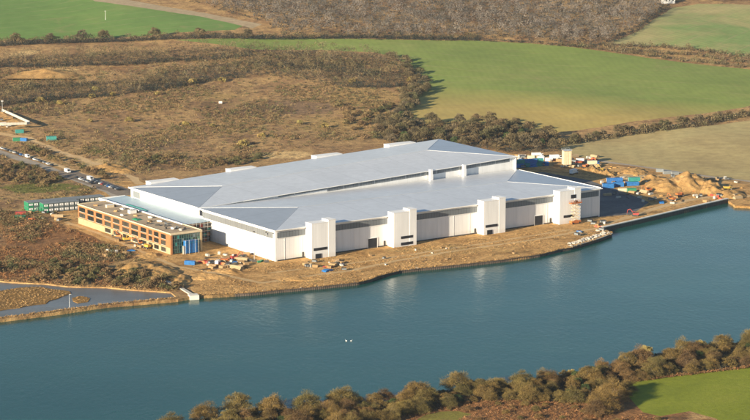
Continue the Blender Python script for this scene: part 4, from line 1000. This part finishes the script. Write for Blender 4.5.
def excavator(paint, k=0):
    r = proto('excavator')
    for s in (-1, 1):
        m = MB(); m.side([(-1.9, .15), (-1.5, 0), (1.5, 0), (1.9, .15), (2.1, .5), (1.8, .85), (-1.8, .85), (-2.1, .5)], s * 1.25 - .3, s * 1.25 + .3, 'steel_dark'); part('track', m, r)
    m = MB(); m.box((-.4, 0, 1.5), (3.4, 2.5, 1.0), paint); m.box((-1.9, 0, 1.6), (.9, 2.5, 1.3), paint); m.bar((0, 0, .8), (0, 0, 1.1), .7, 'steel_dark', n=10); part('house', m, r)
    m = MB(); m.box((.6, .75, 2.3), (1.5, 1.0, 1.5), paint); w = part('cab', m, r)
    m = MB(); m.box((.62, .75, 2.45), (1.54, 1.04, .95), 'car_glass'); part('cab_window', m, w)
    m = MB(); m.bar((.9, -.3, 1.7), (2.9, -.3, 4.3), .26, paint, .22, 5); m.bar((2.9, -.3, 4.3), (4.6, -.3, 3.9), .22, paint, .18, 5); part('boom', m, r)
    m = MB(); m.bar((4.6, -.3, 3.9), (5.0, -.3, 1.5), .18, paint, .13, 5); part('stick', m, r)
    m = MB(); m.side([(4.7, 1.5), (5.3, 1.4), (5.5, .8), (5.0, .35), (4.5, .6), (4.75, .9)], -.85, .25, 'steel_dark'); part('bucket', m, r)
    return r
def dumper(paint):
    r = proto('site_dumper')
    m = MB(); m.side([(-2.6, .7), (.4, .7), (.4, 1.1), (-2.6, 1.2)], -.9, .9, 'steel_dark'); part('chassis', m, r)
    m = MB(); m.side([(-2.8, 1.3), (.5, 1.2), (1.0, 2.4), (-3.2, 2.6)], -1.2, 1.2, paint); part('skip', m, r)
    m = MB(); m.side([(1.0, .8), (2.6, .8), (2.6, 1.6), (2.0, 2.6), (1.0, 2.6)], -.9, .9, paint); c = part('cab', m, r)
    m = MB(); m.side([(1.2, 1.7), (2.45, 1.7), (2.05, 2.4), (1.2, 2.4)], -.93, .93, 'car_glass'); part('cab_window', m, c)
    for x in (-2.0, 1.8):
        for y in (-1.0, 1.0): wheel(r, x, y, .7, .5)
    return r
def lorry(paint, box):
    r = proto('lorry')
    m = MB(); m.box((-1, 0, .85), (8, 2.2, .3), 'steel_dark'); part('chassis', m, r)
    m = MB(); m.box((-1.4, 0, 2.3), (6.6, 2.45, 2.6), box); part('load_box', m, r)
    m = MB(); m.side([(2.1, .6), (3.9, .6), (3.95, 1.6), (3.6, 2.9), (2.1, 2.9)], -1.2, 1.2, paint); c = part('cab', m, r)
    m = MB(); m.side([(2.6, 1.75), (3.97, 1.75), (3.7, 2.6), (2.6, 2.6)], -1.22, 1.22, 'car_glass'); part('cab_window', m, c)
    for x in (-3.6, -2.4, 3.0):
        for y in (-1.05, 1.05): wheel(r, x, y, .5, .35)
    return r
CARS = {c: car(c) for c in ('paint_white', 'paint_silver', 'paint_black', 'paint_red', 'paint_blue')}
VAN = van('paint_white')
cn = {'paint_white': 'white', 'paint_silver': 'silver', 'paint_black': 'black', 'paint_red': 'red', 'paint_blue': 'blue'}
def put(proto_, cat, px, py, rz, label, group=None, sc=1.0, z=0.0):
    o = copy_tree(proto_, P(px, py) + Vector((0, 0, z)), rz, sc, label, group); o['category'] = cat; return o
d1 = (P(30, 162) - P(0, 152)); ra = math.atan2(d1.y, d1.x)
cl = ['paint_white', 'paint_silver', 'paint_black', 'paint_silver', 'paint_white', 'paint_black', 'paint_blue', 'paint_silver', 'paint_black']
cl = cl * 2
for i, (x, y) in enumerate(((2, 149.0), (5, 150.0), (8, 151.1), (11, 152.1), (14, 153.1), (17.5, 154.3), (21, 155.4), (24, 156.4), (31.6, 158.9), (34.8, 160), (38, 161.1), (41, 162.2), (44.2, 163.3), (48, 164.6), (52, 166))):
    put(CARS[cl[i]], 'car', x, y, ra + rnd.uniform(-.1, .1), cn[cl[i]] + ' car in the roadside line at far left, ' + nth(i), 'cars parked along the access road')
put(VAN, 'van', 27.5, 157.6, ra, 'white van parked in the roadside line at the far left')
put(VAN, 'van', 67.5, 172.6, ra, 'white van parked alone right of the roadside bushes', sc=1.2); put(VAN, 'van', 90.3, 180.3, ra, 'white van at the left end of the car park line', sc=1.2)
cl = ['paint_silver', 'paint_black', 'paint_silver', 'paint_black', 'paint_white', 'paint_red', 'paint_black', 'paint_silver', 'paint_blue', 'paint_white']
for i in range(14):
    x = 93.8 + i * 2.0
    put(CARS[cl[i % 10]], 'car', x, 181.2 + i * .70, ra + math.pi / 2 + rnd.uniform(-.05, .05), cn[cl[i % 10]] + ' car in the factory car park line, ' + nth(i), 'cars parked in the car park')
for i in range(5):
    put(CARS[cl[(i * 3 + 1) % 10]], 'car', 77 + i * 3.6, 178.4 + i * 1.35, ra + rnd.uniform(-.1, .1), cn[cl[(i * 3 + 1) % 10]] + ' car in the nearer car park lane, ' + nth(i), 'cars in the nearer car park lane')
EXO = excavator('paint_orange'); EXY = excavator('paint_yellow'); EXR = excavator('paint_red'); DUO = dumper('paint_orange'); DUY = dumper('paint_yellow'); LW = lorry('paint_white', 'paint_white'); LT = lorry('paint_blue', 'cream_panel')
for pr, cat, x, y, a, l in ((EXO, 'excavator', 119, 238, 2.6, 'orange excavator working beside the office wall, leftmost machine there'), (EXY, 'excavator', 127, 241, .4, 'yellow excavator in front of the middle of the office wall'), (DUO, 'dumper', 133, 240.5, 1.2, 'orange dumper beside the office wall between two excavators'),
        (EXO, 'excavator', 141, 244.5, 3.4, 'orange excavator near the cream piers of the office ground floor'), (DUY, 'dumper', 147, 248.5, 2.2, 'yellow dumper near the right end of the office wall'),
        (EXR, 'excavator', 635, 216, 3.0, 'red excavator on the quay edge near the asphalt yard'), (EXO, 'excavator', 672, 200.5, 2.2, 'orange excavator at the tip of the dark yard'), (DUO, 'dumper', 680, 196.5, .6, 'orange dumper below the spoil heap'),
        (EXO, 'excavator', 648, 191.5, 3.6, 'orange excavator right of the green container'), (EXR, 'excavator', 703, 184, 1.2, 'red excavator at the right foot of the spoil heap'), (DUY, 'dumper', 728, 190, .2, 'yellow dumper on the dirt at the right edge'),
        (LW, 'lorry', 556, 159.5, .3, 'white lorry left of the tan silo'), (LW, 'lorry', 574, 174, 1.0, 'white lorry in the shadow right of the tan silo'), (LT, 'lorry', 594, 165.5, .2, 'blue cabbed lorry at the back of the compound'), (LW, 'lorry', 538, 157.5, .2, 'white lorry behind the blue containers'),
        (EXY, 'excavator', 600, 171, 2.0, 'yellow excavator beside the sandy heap behind the yard'), (DUO, 'dumper', 586, 168, 1.0, 'orange dumper near the compound lorries'),
        (EXR, 'excavator', 235, 259.5, .5, 'red excavator by the side wall of the factory shed'), (DUO, 'dumper', 226, 262.5, .2, 'orange dumper among the debris left of the shed corner'), (VAN, 'van', 218, 264, 1.3, 'white van among the debris left of the shed corner')):
    put(pr, cat, x, y, a, l)
# low red and green plant left of the cabins
put(DUO, 'dumper', 32, 221, .2, 'orange dumper on the track left of the cabins', sc=.8)
m = MB(); m.side([(-3, .3), (3, .3), (3.4, 1.9), (-3.4, 1.9)], -1.2, 1.2, 'paint_red'); o = m.build('skip'); tag(o, 'red waste skip left of the green cabins', 'skip'); o.location = P(20.5, 214.5); o.rotation_euler = (0, 0, .2)
m = MB(); m.side([(-3, .2), (3, .2), (3.4, 1.9), (-3.4, 1.9)], -1.2, 1.2, 'paint_green'); o = m.build('skip'); tag(o, 'dark green waste skip in front of the red one', 'skip'); o.location = P(20.3, 218.5); o.rotation_euler = (0, 0, .15)

# scissor lift at the last tower
lf = empty('scissor_lift', B(212.8, -9.6), TH, 'tall orange and cream scissor lift raised beside the right hand box tower', 'scissor lift')
m = MB(); m.box((0, 0, 1.3), (7.4, 2.4, 1.5), 'paint_orange'); m.build('base', lf)
for x in (-2.6, 2.6):
    for y in (-1.1, 1.1): 
        m = MB(); m.bar((x, y - .3, .6), (x, y + .3, .6), .6, 'rubber', n=12); m.build('wheel', lf)
m = MB(); n = 5; z0 = 2.1; dz = 2.15
for i in range(n):
    for y in (-.9, .9):
        m.bar((-2.6, y, z0 + i * dz), (2.6, y, z0 + (i + 1) * dz), .2, 'cream_panel', n=4); m.bar((2.6, y, z0 + i * dz), (-2.6, y, z0 + (i + 1) * dz), .2, 'cream_panel', n=4)
    for x in (-2.6, 2.6): m.bar((x, -1, z0 + i * dz), (x, 1, z0 + i * dz), .14, 'cream_panel', n=5)
m.build('scissor_arms', lf)
m = MB(); m.box((0, 0, 13.1), (8.4, 2.6, .5), 'paint_orange')
for x in np.linspace(-4.1, 4.1, 6):
    for y in (-1.2, 1.2): m.bar((x, y, 13.2), (x, y, 14.5), .06, 'paint_orange', n=4)
for z in (13.9, 14.5):
    for y in (-1.2, 1.2): m.bar((-4.1, y, z), (4.1, y, z), .07, 'paint_orange', n=4)
m.box((0.5, 0, 13.9), (2.2, 1.4, 1.1), 'steel_dark'); m.build('platform', lf)

# ------------------------------------------------------------ quays
def pile_wall(name, px, ztop, zbot, label, mat='rust_pile', cap=None):
    root = empty(name, P(*px[0]), 0, label, 'quay wall'); o0 = P(*px[0]); m = MB(); c = MB()
    for a, b in zip(px, px[1:]):
        A, Bp = P(*a), P(*b); d = Bp - A; Ln = d.length; d.normalize(); s = Vector((d.y, -d.x, 0)) # towards the water
        k = max(1, int(Ln / 1.2)); vs = []
        for i in range(k * 2 + 1):
            off = .2 if (i // 1) % 2 else 0.05
            q = A + d * (Ln * i / (k * 2)) + s * off - o0; vs += [(q.x, q.y, ztop), (q.x, q.y, zbot)]
        m.poly(vs, [(2 * i, 2 * i + 1, 2 * i + 3, 2 * i + 2) for i in range(k * 2)], mat)
        if cap:
            mid = (A + Bp) / 2 - o0; c.box((mid.x - s.x * (cap[0] / 2 - .45), mid.y - s.y * (cap[0] / 2 - .45), ztop + cap[1] / 2), (Ln + .3, cap[0], cap[1]), cap[2], rz=math.atan2(d.y, d.x))
    m.build('sheet_piles', root)
    if cap: c.build('capping_beam', root)
    return root
pile_wall('quay_wall', [(603, 229.5), (645, 220), (690, 209.4), (728, 200.6)], 1.1, -4, 'long pale capped quay wall running to the right along the water', 'steel_dark', (2.0, .5, 'concrete_pale'))
pile_wall('quay_wall', FAR_SHORE[7:25], -.15, -4, 'low rusty sheet pile wall along the shore in front of the factory', 'rust_pile', (.5, .25, 'rust_pile'))
pile_wall('quay_wall', [(571, 247.4), (600, 238.6), (612, 233.9), (603.5, 229.8)], .15, -4, 'short dark quay edge piled with white rubble', 'steel_dark', (.7, .3, 'concrete'))
m = MB(); a, b, c_ = P(166, 281.5), P(181, 288.5), P(193.5, 296); o0 = a.copy()
for p, q in ((a, b), (b, c_)):
    d = q - p; mid = (p + q) / 2 - o0; m.box((mid.x, mid.y, -.6), (d.length + .6, 2.0, 2.4), 'concrete', rz=math.atan2(d.y, d.x)); 
m.box((c_.x - o0.x, c_.y - o0.y, -.5), (5, 5, 2.6), 'concrete_pale', rz=.3)
o = m.build('sluice_wall'); o.location = a; tag(o, 'pale concrete sluice wall between the marsh pool and the river', 'sluice')
# rubble blocks
import bmesh
def rock_mesh(seed, mat='stone'):
    q = random.Random(seed); bm = bmesh.new(); bmesh.ops.create_icosphere(bm, subdivisions=2, radius=1)
    for v in bm.verts:
        k = 1 + .28 * math.sin(v.co.x * 3.1 + seed) * math.cos(v.co.y * 2.7 + seed * 2) + q.uniform(-.1, .1); v.co *= k; v.co.x = round(v.co.x / .45) * .225 + v.co.x * .5
        v.co.z = max(v.co.z * .75, -.45)
    me = bpy.data.meshes.new('rock'); bm.to_mesh(me); bm.free(); me.materials.append(MATS[mat]); return me
ROCK = [rock_mesh(i) for i in range(5)]; DIRT = [rock_mesh(i + 20, 'spoil') for i in range(4)]
def rock(me, p, s, label, group, cat='rock', name='rock'):
    o = bpy.data.objects.new(name, me); link(o); o.location = p; o.scale = (s * rnd.uniform(.7, 1.3), s * rnd.uniform(.7, 1.3), s * rnd.uniform(.6, 1)); o.rotation_euler = (0, 0, rnd.uniform(0, 6)); tag(o, label, cat, group)
for a, b, n, w in (((568, 247), (588, 241.5), 44, 5), ((588, 241), (610, 234), 44, 5), ((598, 232.5), (622, 227.5), 14, 2)):
    A_, B_ = P(*a), P(*b)
    for i in range(n):
        q = A_.lerp(B_, rnd.random()) + Vector((rnd.uniform(-w, w) * .4, rnd.uniform(1, 1 + w * 1.6), .2))
        if in_region(q, ('river',)): continue
        rock(rnd.choice(ROCK), q, rnd.uniform(.45, 1.35), 'white broken concrete block in the rubble along the quay edge', 'rubble blocks on the quay')
rock(ROCK[0], P(579.5, 233), 2.0, 'large round white boulder above the rubble quay', None)
for _ in range(170):
    k = rnd.randrange(7, 24); A_, B_ = P(*FAR_SHORE[k]), P(*FAR_SHORE[k + 1]); q = A_.lerp(B_, rnd.random()) + Vector((rnd.uniform(-1, 1), rnd.uniform(.3, 2.6), 0))
    if not in_region(q, ('river',)): rock(rnd.choice(DIRT + ROCK[:1]), q, rnd.uniform(.25, .7), 'small stone along the top of the shore wall', 'stones along the shore wall', 'stone', 'stone')
# spoil heaps
def heap(px, py, rx, ry, h, label, mat='spoil', rough=1.0, rz=0.0):
    n = 34; vs = []; fs = []; from mathutils import noise; s0 = px * .37
    for j in range(n + 1):
        for i in range(n + 1):
            x = (i / n * 2 - 1); y = (j / n * 2 - 1); r = math.hypot(x, y)
            f = (1 - min(1, r)) * 1.35; f = f if f < .7 else .7 + (f - .7) * .5; f *= min(1, (1 - min(1, r)) * 5) ** .3 if r < 1 else 0
            nz = noise.noise(Vector((x * 2.2 + s0, y * 2.2, s0))) * .42 + noise.noise(Vector((x * 6 + s0, y * 6, s0))) * .2 + noise.noise(Vector((x * 15, y * 15, s0))) * .07
            z = f * h * (1 + nz * rough) + nz * h * .4 * min(1, f * 3) * rough; X = x * rx; Y = y * ry
            vs.append((X * math.cos(rz) - Y * math.sin(rz), X * math.sin(rz) + Y * math.cos(rz), z - .25))
    for j in range(n):
        for i in range(n): q = j * (n + 1) + i; fs.append((q, q + 1, q + n + 2, q + n + 1))
    m = MB(); m.poly(vs, fs, mat); o = m.build('spoil_heap', smooth=True); o.location = P(px, py); tag(o, label, 'spoil heap'); return o
heap(689, 186, 18, 28, 8.2, 'tall pointed sandy spoil heap near the right edge', rough=.8)
heap(668, 187, 17, 24, 5.5, 'broad lumpy spoil heap left of the tall pointed one')
heap(712, 190, 13, 20, 5.5, 'lower spoil heap right of the tall pointed one')
heap(652, 181, 12, 18, 3.5, 'small flat spoil heap nearest the yard containers')
heap(730, 195, 12, 16, 3.0, 'small dirt heap close to the quay end')
heap(592, 171.5, 9, 12, 3.5, 'sandy heap behind the asphalt yard')
heap(606, 174.5, 8, 12, 3.0, 'second sandy heap beside the yard road')
heap(635, 172, 10, 14, 2.5, 'low sandy heap beside the field track')
heap(138, 270, 15, 20, 4.2, 'long earth bank below the office beside the scrub', 'spoil', .8); heap(160, 273, 14, 18, 3.2, 'earth bank sloping down toward the sluice', 'spoil', .8)
heap(180, 280, 8, 16, 2.2, 'small earth mound beside the sluice', 'spoil', .8)
heap(207, 277, 14, 10, 1.7, 'low mound of dug earth below the blue container', 'earth')
heap(107, 168.5, 16, 14, 3.2, 'pale sandy mound beside the dirt track', 'spoil', .7)
heap(123, 171.5, 10, 10, 2.2, 'small sandy mound at the end of the dirt track', 'spoil', .7)
heap(45, 75, 34, 26, 4.5, 'long pale dug bank in the distant heath', 'spoil', .8)
heap(230, 271, 10, 9, 1.4, 'low mound of debris soil on the shore', 'earth'); heap(300, 279, 16, 7, 1.2, 'grassy hummock close to the shore wall', 'earth'); heap(150, 256, 9, 9, 1.6, 'small dirt heap beside the office machines', 'spoil')
for i in range(46):
    x = rnd.choice([rnd.uniform(645, 745), rnd.uniform(200, 245), rnd.uniform(585, 640)]); 
    y = {0: rnd.uniform(183, 200), 1: rnd.uniform(257, 272), 2: rnd.uniform(166, 176)}[0 if x > 642 else (1 if x < 300 else 2)]
    rock(rnd.choice(DIRT), P(x, y), rnd.uniform(.5, 1.5), 'clod of dug earth lying on the bare site', 'clods of earth on the site', 'clod', 'clod')

# debris and stacks on the bare ground
def dproto(kind):
    m = MB(); q = random.Random(hash(kind) % 97)
    if kind == 'timber_stack':
        for k in range(5):
            for j in range(4): m.box((q.uniform(-.1, .1), -0.9 + j * .6, .15 + k * .28), (3.6, .45, .22), 'timber')
    elif kind == 'pipe_stack':
        for k in range(3):
            for j in range(5 - k): m.bar((-3, (j - (4 - k) / 2) * .62, .3 + k * .52), (3, (j - (4 - k) / 2) * .62, .3 + k * .52), .3, 'board_cream', n=9)
    elif kind == 'pallet_load':
        m.box((0, 0, .1), (1.8, 1.6, .16), 'timber'); m.box((0, 0, .85), (1.6, 1.4, 1.3), 'concrete', taper=.94); m.box((0, 0, 1.55), (1.3, 1.1, .15), 'galv')
    elif kind == 'orange_barrier':
        for j in range(4): m.side([(-.9 + j * 2 - 3, 0), (.9 + j * 2 - 3, 0), (.8 + j * 2 - 3, 1.1), (-.8 + j * 2 - 3, 1.1)], -.15, .15, 'paint_orange' if j % 2 else 'paint_red'); m.box((j * 2 - 3, 0, .1), (1.8, .6, .18), 'paint_orange')
    elif kind == 'cement_bags':
        for k in range(3):
            for j in range(3): m.box((q.uniform(-.1, .1) + (j - 1) * 1.0, q.uniform(-.1, .1), .2 + k * .32), (.95, 1.3, .3), 'concrete', rz=q.uniform(-.1, .1), taper=.9)
    elif kind == 'blue_tarpaulin':
        m.side([(-2.6, 0), (2.6, 0), (2.2, .6), (.6, .9), (-1.0, .7), (-2.3, .5)], -1.2, 1.2, 'blue_sheet')
    elif kind == 'rebar_bundle':
        for j in range(9): m.bar((-3.2, q.uniform(-.4, .4), .1 + q.random() * .3), (3.2, q.uniform(-.4, .4), .1 + q.random() * .3), .06, 'rust_pile', n=4)
    elif kind == 'steel_frame':
        for x in (-1.6, 1.6):
            for y in (-.9, .9): m.bar((x, y, 0), (x, y, 1.8), .09, 'steel_dark', n=4)
        m.box((0, 0, 1.1), (3.0, 1.6, .9), 'cabin_grey'); m.box((0, 0, 1.85), (3.4, 2, .1), 'steel_dark')
    return m
DK = {}
for k in ('timber_stack', 'pipe_stack', 'pallet_load', 'orange_barrier', 'cement_bags', 'blue_tarpaulin', 'rebar_bundle', 'steel_frame'):
    o = dproto(k).build(k); COL.objects.unlink(o); DK[k] = o
DL = {'timber_stack': ('stack of sawn timber lying', 'timber stack'), 'pipe_stack': ('pale pipe stack lying', 'pipe stack'), 'pallet_load': ('white wrapped pallet load standing', 'pallet'), 'orange_barrier': ('row of orange and red barriers standing', 'barrier'),
      'cement_bags': ('pale heap of bags lying', 'bags'), 'blue_tarpaulin': ('blue tarpaulin over a low heap lying', 'tarpaulin'), 'rebar_bundle': ('bundle of rusty bars lying', 'steel bars'), 'steel_frame': ('dark framed generator standing', 'generator')}
def debris(kind, px, py, where, sc=1.0):
    o = DK[kind].copy(); link(o); o.location = P(px, py, .02); o.rotation_euler = (0, 0, rnd.uniform(0, 6)); s = sc * rnd.uniform(.85, 1.2); o.scale = (s, s, s); l, c = DL[kind]
    tag(o, l + ' ' + where, c, kind.replace('_', ' ') + 's ' + where)
areas = [('left of the shed corner', 204, 246, 254, 270, 52), ('in front of the first box tower', 303, 342, 260, 268, 20), ('beside the office wall', 104, 165, 238, 258, 22), ('beside the cabins', 28, 62, 213, 222, 12),
         ('in the compound behind the shed', 518, 600, 157, 168, 70), ('on the dirt east of the yard', 600, 740, 176, 204, 74), ('on the grassy shore', 260, 560, 244, 272, 20), ('in the white walled compound', -8, 24, 118, 130, 10), ('beside the rubble quay', 575, 640, 222, 236, 10)]
for wh, x0, x1, y0, y1, n in areas:
    k = 0
    for _ in range(n * 8):
        if k >= n: break
        x, y = rnd.uniform(x0, x1), rnd.uniform(y0, y1); q = P(x, y); d = q - A0; u, v = d.dot(U), d.dot(V)
        if -2 < u < L + 2 and -9 < v < W2 + 8: continue
        if -42 < u < 2 and 48 < v < 176: continue
        r = which(np.array([q.x]), np.array([q.y]))[0]
        if r >= 0 and REG[r][0] in ('river', 'marsh_pool'): continue
        kinds = list(DK); wts = [6, 3, 2.5, 2, 5, .5, 4, 3]
        if wh == 'on the grassy shore': wts = [3, 1, 1, 0, 2, 0, 3, 0]
        debris(rnd.choices(kinds, wts)[0], x, y, wh, (.95 if n < 40 else 1.05) * (.55 if 'grassy' in wh else 1)); k += 1
debris('blue_tarpaulin', 327.5, 271, 'on the shore below the first box tower', 1.1); debris('steel_frame', 344, 270.5, 'on the shore below the first box tower', .8); debris('steel_frame', 384, 259, 'below the second box tower', .7)
# boom masts by the side wall
for i, (x, y) in enumerate(((254.3, 262), (266.5, 262.5))):
    m = MB(); m.box((0, 0, .7), (2.6, 1.6, 1.0), 'steel_dark'); m.bar((0, 0, 1), (0, 0, 17.5), .16, 'galv', .1, 5); m.bar((.3, 0, 1), (.3, 0, 9), .1, 'timber', n=4); m.box((0, 0, 17.5), (1.0, .8, .6), 'steel_dark')
    for s in (-1.3, 1.3): m.bar((s, -.9, 0), (0, 0, 1.6), .1, 'steel_dark', n=4); m.bar((s, .9, 0), (0, 0, 1.6), .1, 'steel_dark', n=4)
    o = m.build('access_mast'); o.location = P(x, y); tag(o, ('left' if i == 0 else 'right') + ' one of two thin masts standing before the white side wall', 'mast')
for i, (x, y) in enumerate(((259, 262.5), (262, 261.5), (250, 261))):
    o = copy_tree(CONT['paint_green' if i < 2 else 'cabin_grey'], P(x, y), rnd.uniform(0, 2), (.28, .5, .42), 'small ' + ('green' if i < 2 else 'grey') + ' site box at the foot of the masts, ' + nth(i)); o['category'] = 'site box'

# white hoarding at the far left compound
m = MB(); pts_ = [P(2, 111.5), P(12, 117), P(30, 128.3), P(27, 129.5), P(0, 131)]
o0 = pts_[0].copy()
for p, q in zip(pts_, pts_[1:]):
    d = q - p; mid = (p + q) / 2 - o0; n = max(1, int(d.length / 2.4)); rz = math.atan2(d.y, d.x)
    for i in range(n):
        c = p.lerp(q, (i + .5) / n) - o0; m.box((c.x, c.y, 1.15), (d.length / n - .06, .12, 1.9), 'concrete', rz=rz); m.box((c.x + .1, c.y + .1, 1.2), (.14, .2, 2.6), 'galv', rz=rz)
o = m.build('hoarding'); o.location = o0; tag(o, 'pale panel hoarding around the small compound at the far left', 'fence')
m = MB(); m.bar((0, 0, 0), (0, 0, 9), .16, 'galv', .1, 6); m.box((0, 0, 9), (1.8, .6, .7), 'galv'); m.box((0, 0, .6), (1.6, 1.2, 1.2), 'cabin_grey'); o = m.build('lighting_mast'); o.location = P(2.5, 112); tag(o, 'white lighting mast at the top corner of the pale hoarding', 'mast')
put(VAN, 'van', 4, 126, .3, 'white van inside the pale hoarding at the far left', sc=1.2)
m = MB(); m.bar((0, 0, 0), (0, 0, 9), .2, 'trim_white', .12, 6); m.bar((-.9, 0, 9), (.9, 0, 9), .12, 'trim_white', n=4); o = m.build('field_pole'); o.location = P(105.5, 20); tag(o, 'white pole standing alone in the distant green field', 'pole')
m = MB(); m.bar((0, 0, 0), (0, 0, 7), .14, 'galv', .08, 6); m.box((.5, 0, 7), (1.2, .2, .2), 'galv'); o = m.build('marker_post'); o.location = P(69.5, 306.5, -.5); tag(o, 'thin pale marker post on the bank between pool and river', 'post')

# far house
h = empty('farmhouse', P(668, 3.5), R(20), 'white farmhouse with red roof at the edge of the distant wood', 'house')
m = MB(); m.box((0, 0, 2.8), (13, 7, 5.6), 'paint_white'); m.build('wall', h)
m = MB(); m.poly([(-7, -4, 5.5), (7, -4, 5.5), (7, 4, 5.5), (-7, 4, 5.5), (-7, 0, 8.6), (7, 0, 8.6)], [(0, 1, 5, 4), (3, 4, 5, 2), (0, 4, 3), (1, 2, 5), (0, 3, 2, 1)], 'red_tile'); rf = m.build('roof', h)
m = MB(); m.box((3.5, 0, 8.9), (1, 1, 1.8), 'brick_orange'); m.build('chimney', rf)
for x in (-4, 0, 4):
    m = MB(); m.box((x, -3.53, 3.6), (1.3, .1, 1.4), 'window_glass'); m.build('window', h)

# sheep-like pale speck and bird pair
m = MB(); m.box((0, 0, .9), (2.8, 1.8, 1.7), 'concrete_pale'); m.box((0, 0, 1.8), (3.0, 2.1, .15), 'galv'); o = m.build('field_shelter'); o.location = P(220.5, 103.5); tag(o, 'small white shed standing in the middle of the heath', 'shed')
def swan():
    bm = bmesh.new(); bmesh.ops.create_uvsphere(bm, u_segments=14, v_segments=9, radius=1)
    for v in bm.verts:
        x = v.co.x; v.co.x *= .62; v.co.y *= .28 * (1 - .25 * max(0, -x)); v.co.z = v.co.z * .26 + (.14 * max(0, -x) ** 2) + .12
    me = bpy.data.meshes.new('swan'); bm.to_mesh(me); bm.free()
    mb = MB(); me.materials.append(MATS['swan_white'])
    pts = [(.45, .2), (.62, .38), (.6, .62), (.58, .82), (.68, .93), (.82, .88)]
    bm = bmesh.new(); bm.from_mesh(me); rings = []
    for i, (x, z) in enumerate(pts):
        r = (.11, .08, .055, .05, .07, .03)[i]; rings.append([bm.verts.new((x + r * math.cos(t) * .7, r * math.sin(t), z + r * math.cos(t) * .7)) for t in [k * math.pi / 3 for k in range(6)]])
    for a, b in zip(rings, rings[1:]):
        for k in range(6): bm.faces.new((a[k], a[(k + 1) % 6], b[(k + 1) % 6], b[k]))
    bm.to_mesh(me); bm.free()
    for p in me.polygons: p.use_smooth = True
    return me
sw = swan()
for i, (x, y, a) in enumerate(((346.3, 338, 2.5), (351.2, 338, .4))):
    o = link(bpy.data.objects.new('swan', sw)); o.location = P(x, y) + Vector((0, 0, -1.45)); o.rotation_euler = (0, 0, a); o.scale = (.8, .8, .8); tag(o, 'white swan floating mid river, ' + ('left' if i == 0 else 'right') + ' bird of the pair', 'swan')

# ------------------------------------------------------------ air, light, camera
if True:
    m, nt = nt_new('haze_air'); n = N(nt); v = n.add('ShaderNodeVolumePrincipled'); v.inputs['Color'].default_value = (.66, .80, 1.0, 1); v.inputs['Density'].default_value = .000022; v.inputs['Anisotropy'].default_value = 0.0
    o_ = n.add('ShaderNodeOutputMaterial'); n.link(v.outputs[0], o_.inputs['Volume']); MATS['haze_air'] = m
    mb = MB(); mb.box((0, 8500, 143), (24600, 23600, 302), 'haze_air'); hz = mb.build('haze'); hz['kind'] = 'stuff'
EL = R(14.2); AZ = R(47.5)   # direction the light travels over the ground, measured from x
sun = bpy.data.lights.new('sun', 'SUN'); sun.energy = 5.0; sun.angle = R(.53); sun.color = (1.0, .85, .62)
so = bpy.data.objects.new('sun', sun); link(so)
so.rotation_euler = Vector((math.cos(AZ) * math.cos(EL), math.sin(AZ) * math.cos(EL), -math.sin(EL))).to_track_quat('-Z', 'Y').to_euler()
w = bpy.data.worlds.new('World'); S.world = w; w.use_nodes = True; nt = w.node_tree
bg = nt.nodes['Background']; sk = nt.nodes.new('ShaderNodeTexSky'); sk.sky_type = 'NISHITA'; sk.sun_disc = False; sk.sun_elevation = EL
sk.sun_rotation = math.atan2(-math.cos(AZ), -math.sin(AZ)); sk.altitude = 200; sk.air_density = 1.0; sk.dust_density = .15; sk.ozone_density = 2
nt.links.new(sk.outputs[0], bg.inputs[0]); bg.inputs[1].default_value = .062
cd = bpy.data.cameras.new('camera'); co = bpy.data.objects.new('camera', cd); link(co)
co.location = (0, 0, CAMH); co.rotation_euler = (math.pi / 2 - PITCH, 0, 0); cd.sensor_width = 36; cd.lens = 36 * F_PX / 750; cd.clip_start = 1; cd.clip_end = 60000
S.camera = co
vs_ = S.view_settings; vs_.view_transform = 'Standard'; vs_.look = 'None'; vs_.exposure = 1.15; vs_.gamma = 1; vs_.use_curve_mapping = False
S.cycles.max_bounces = 6; S.cycles.diffuse_bounces = 3; S.cycles.glossy_bounces = 2; S.cycles.volume_bounces = 0
print('objects', len(bpy.data.objects))
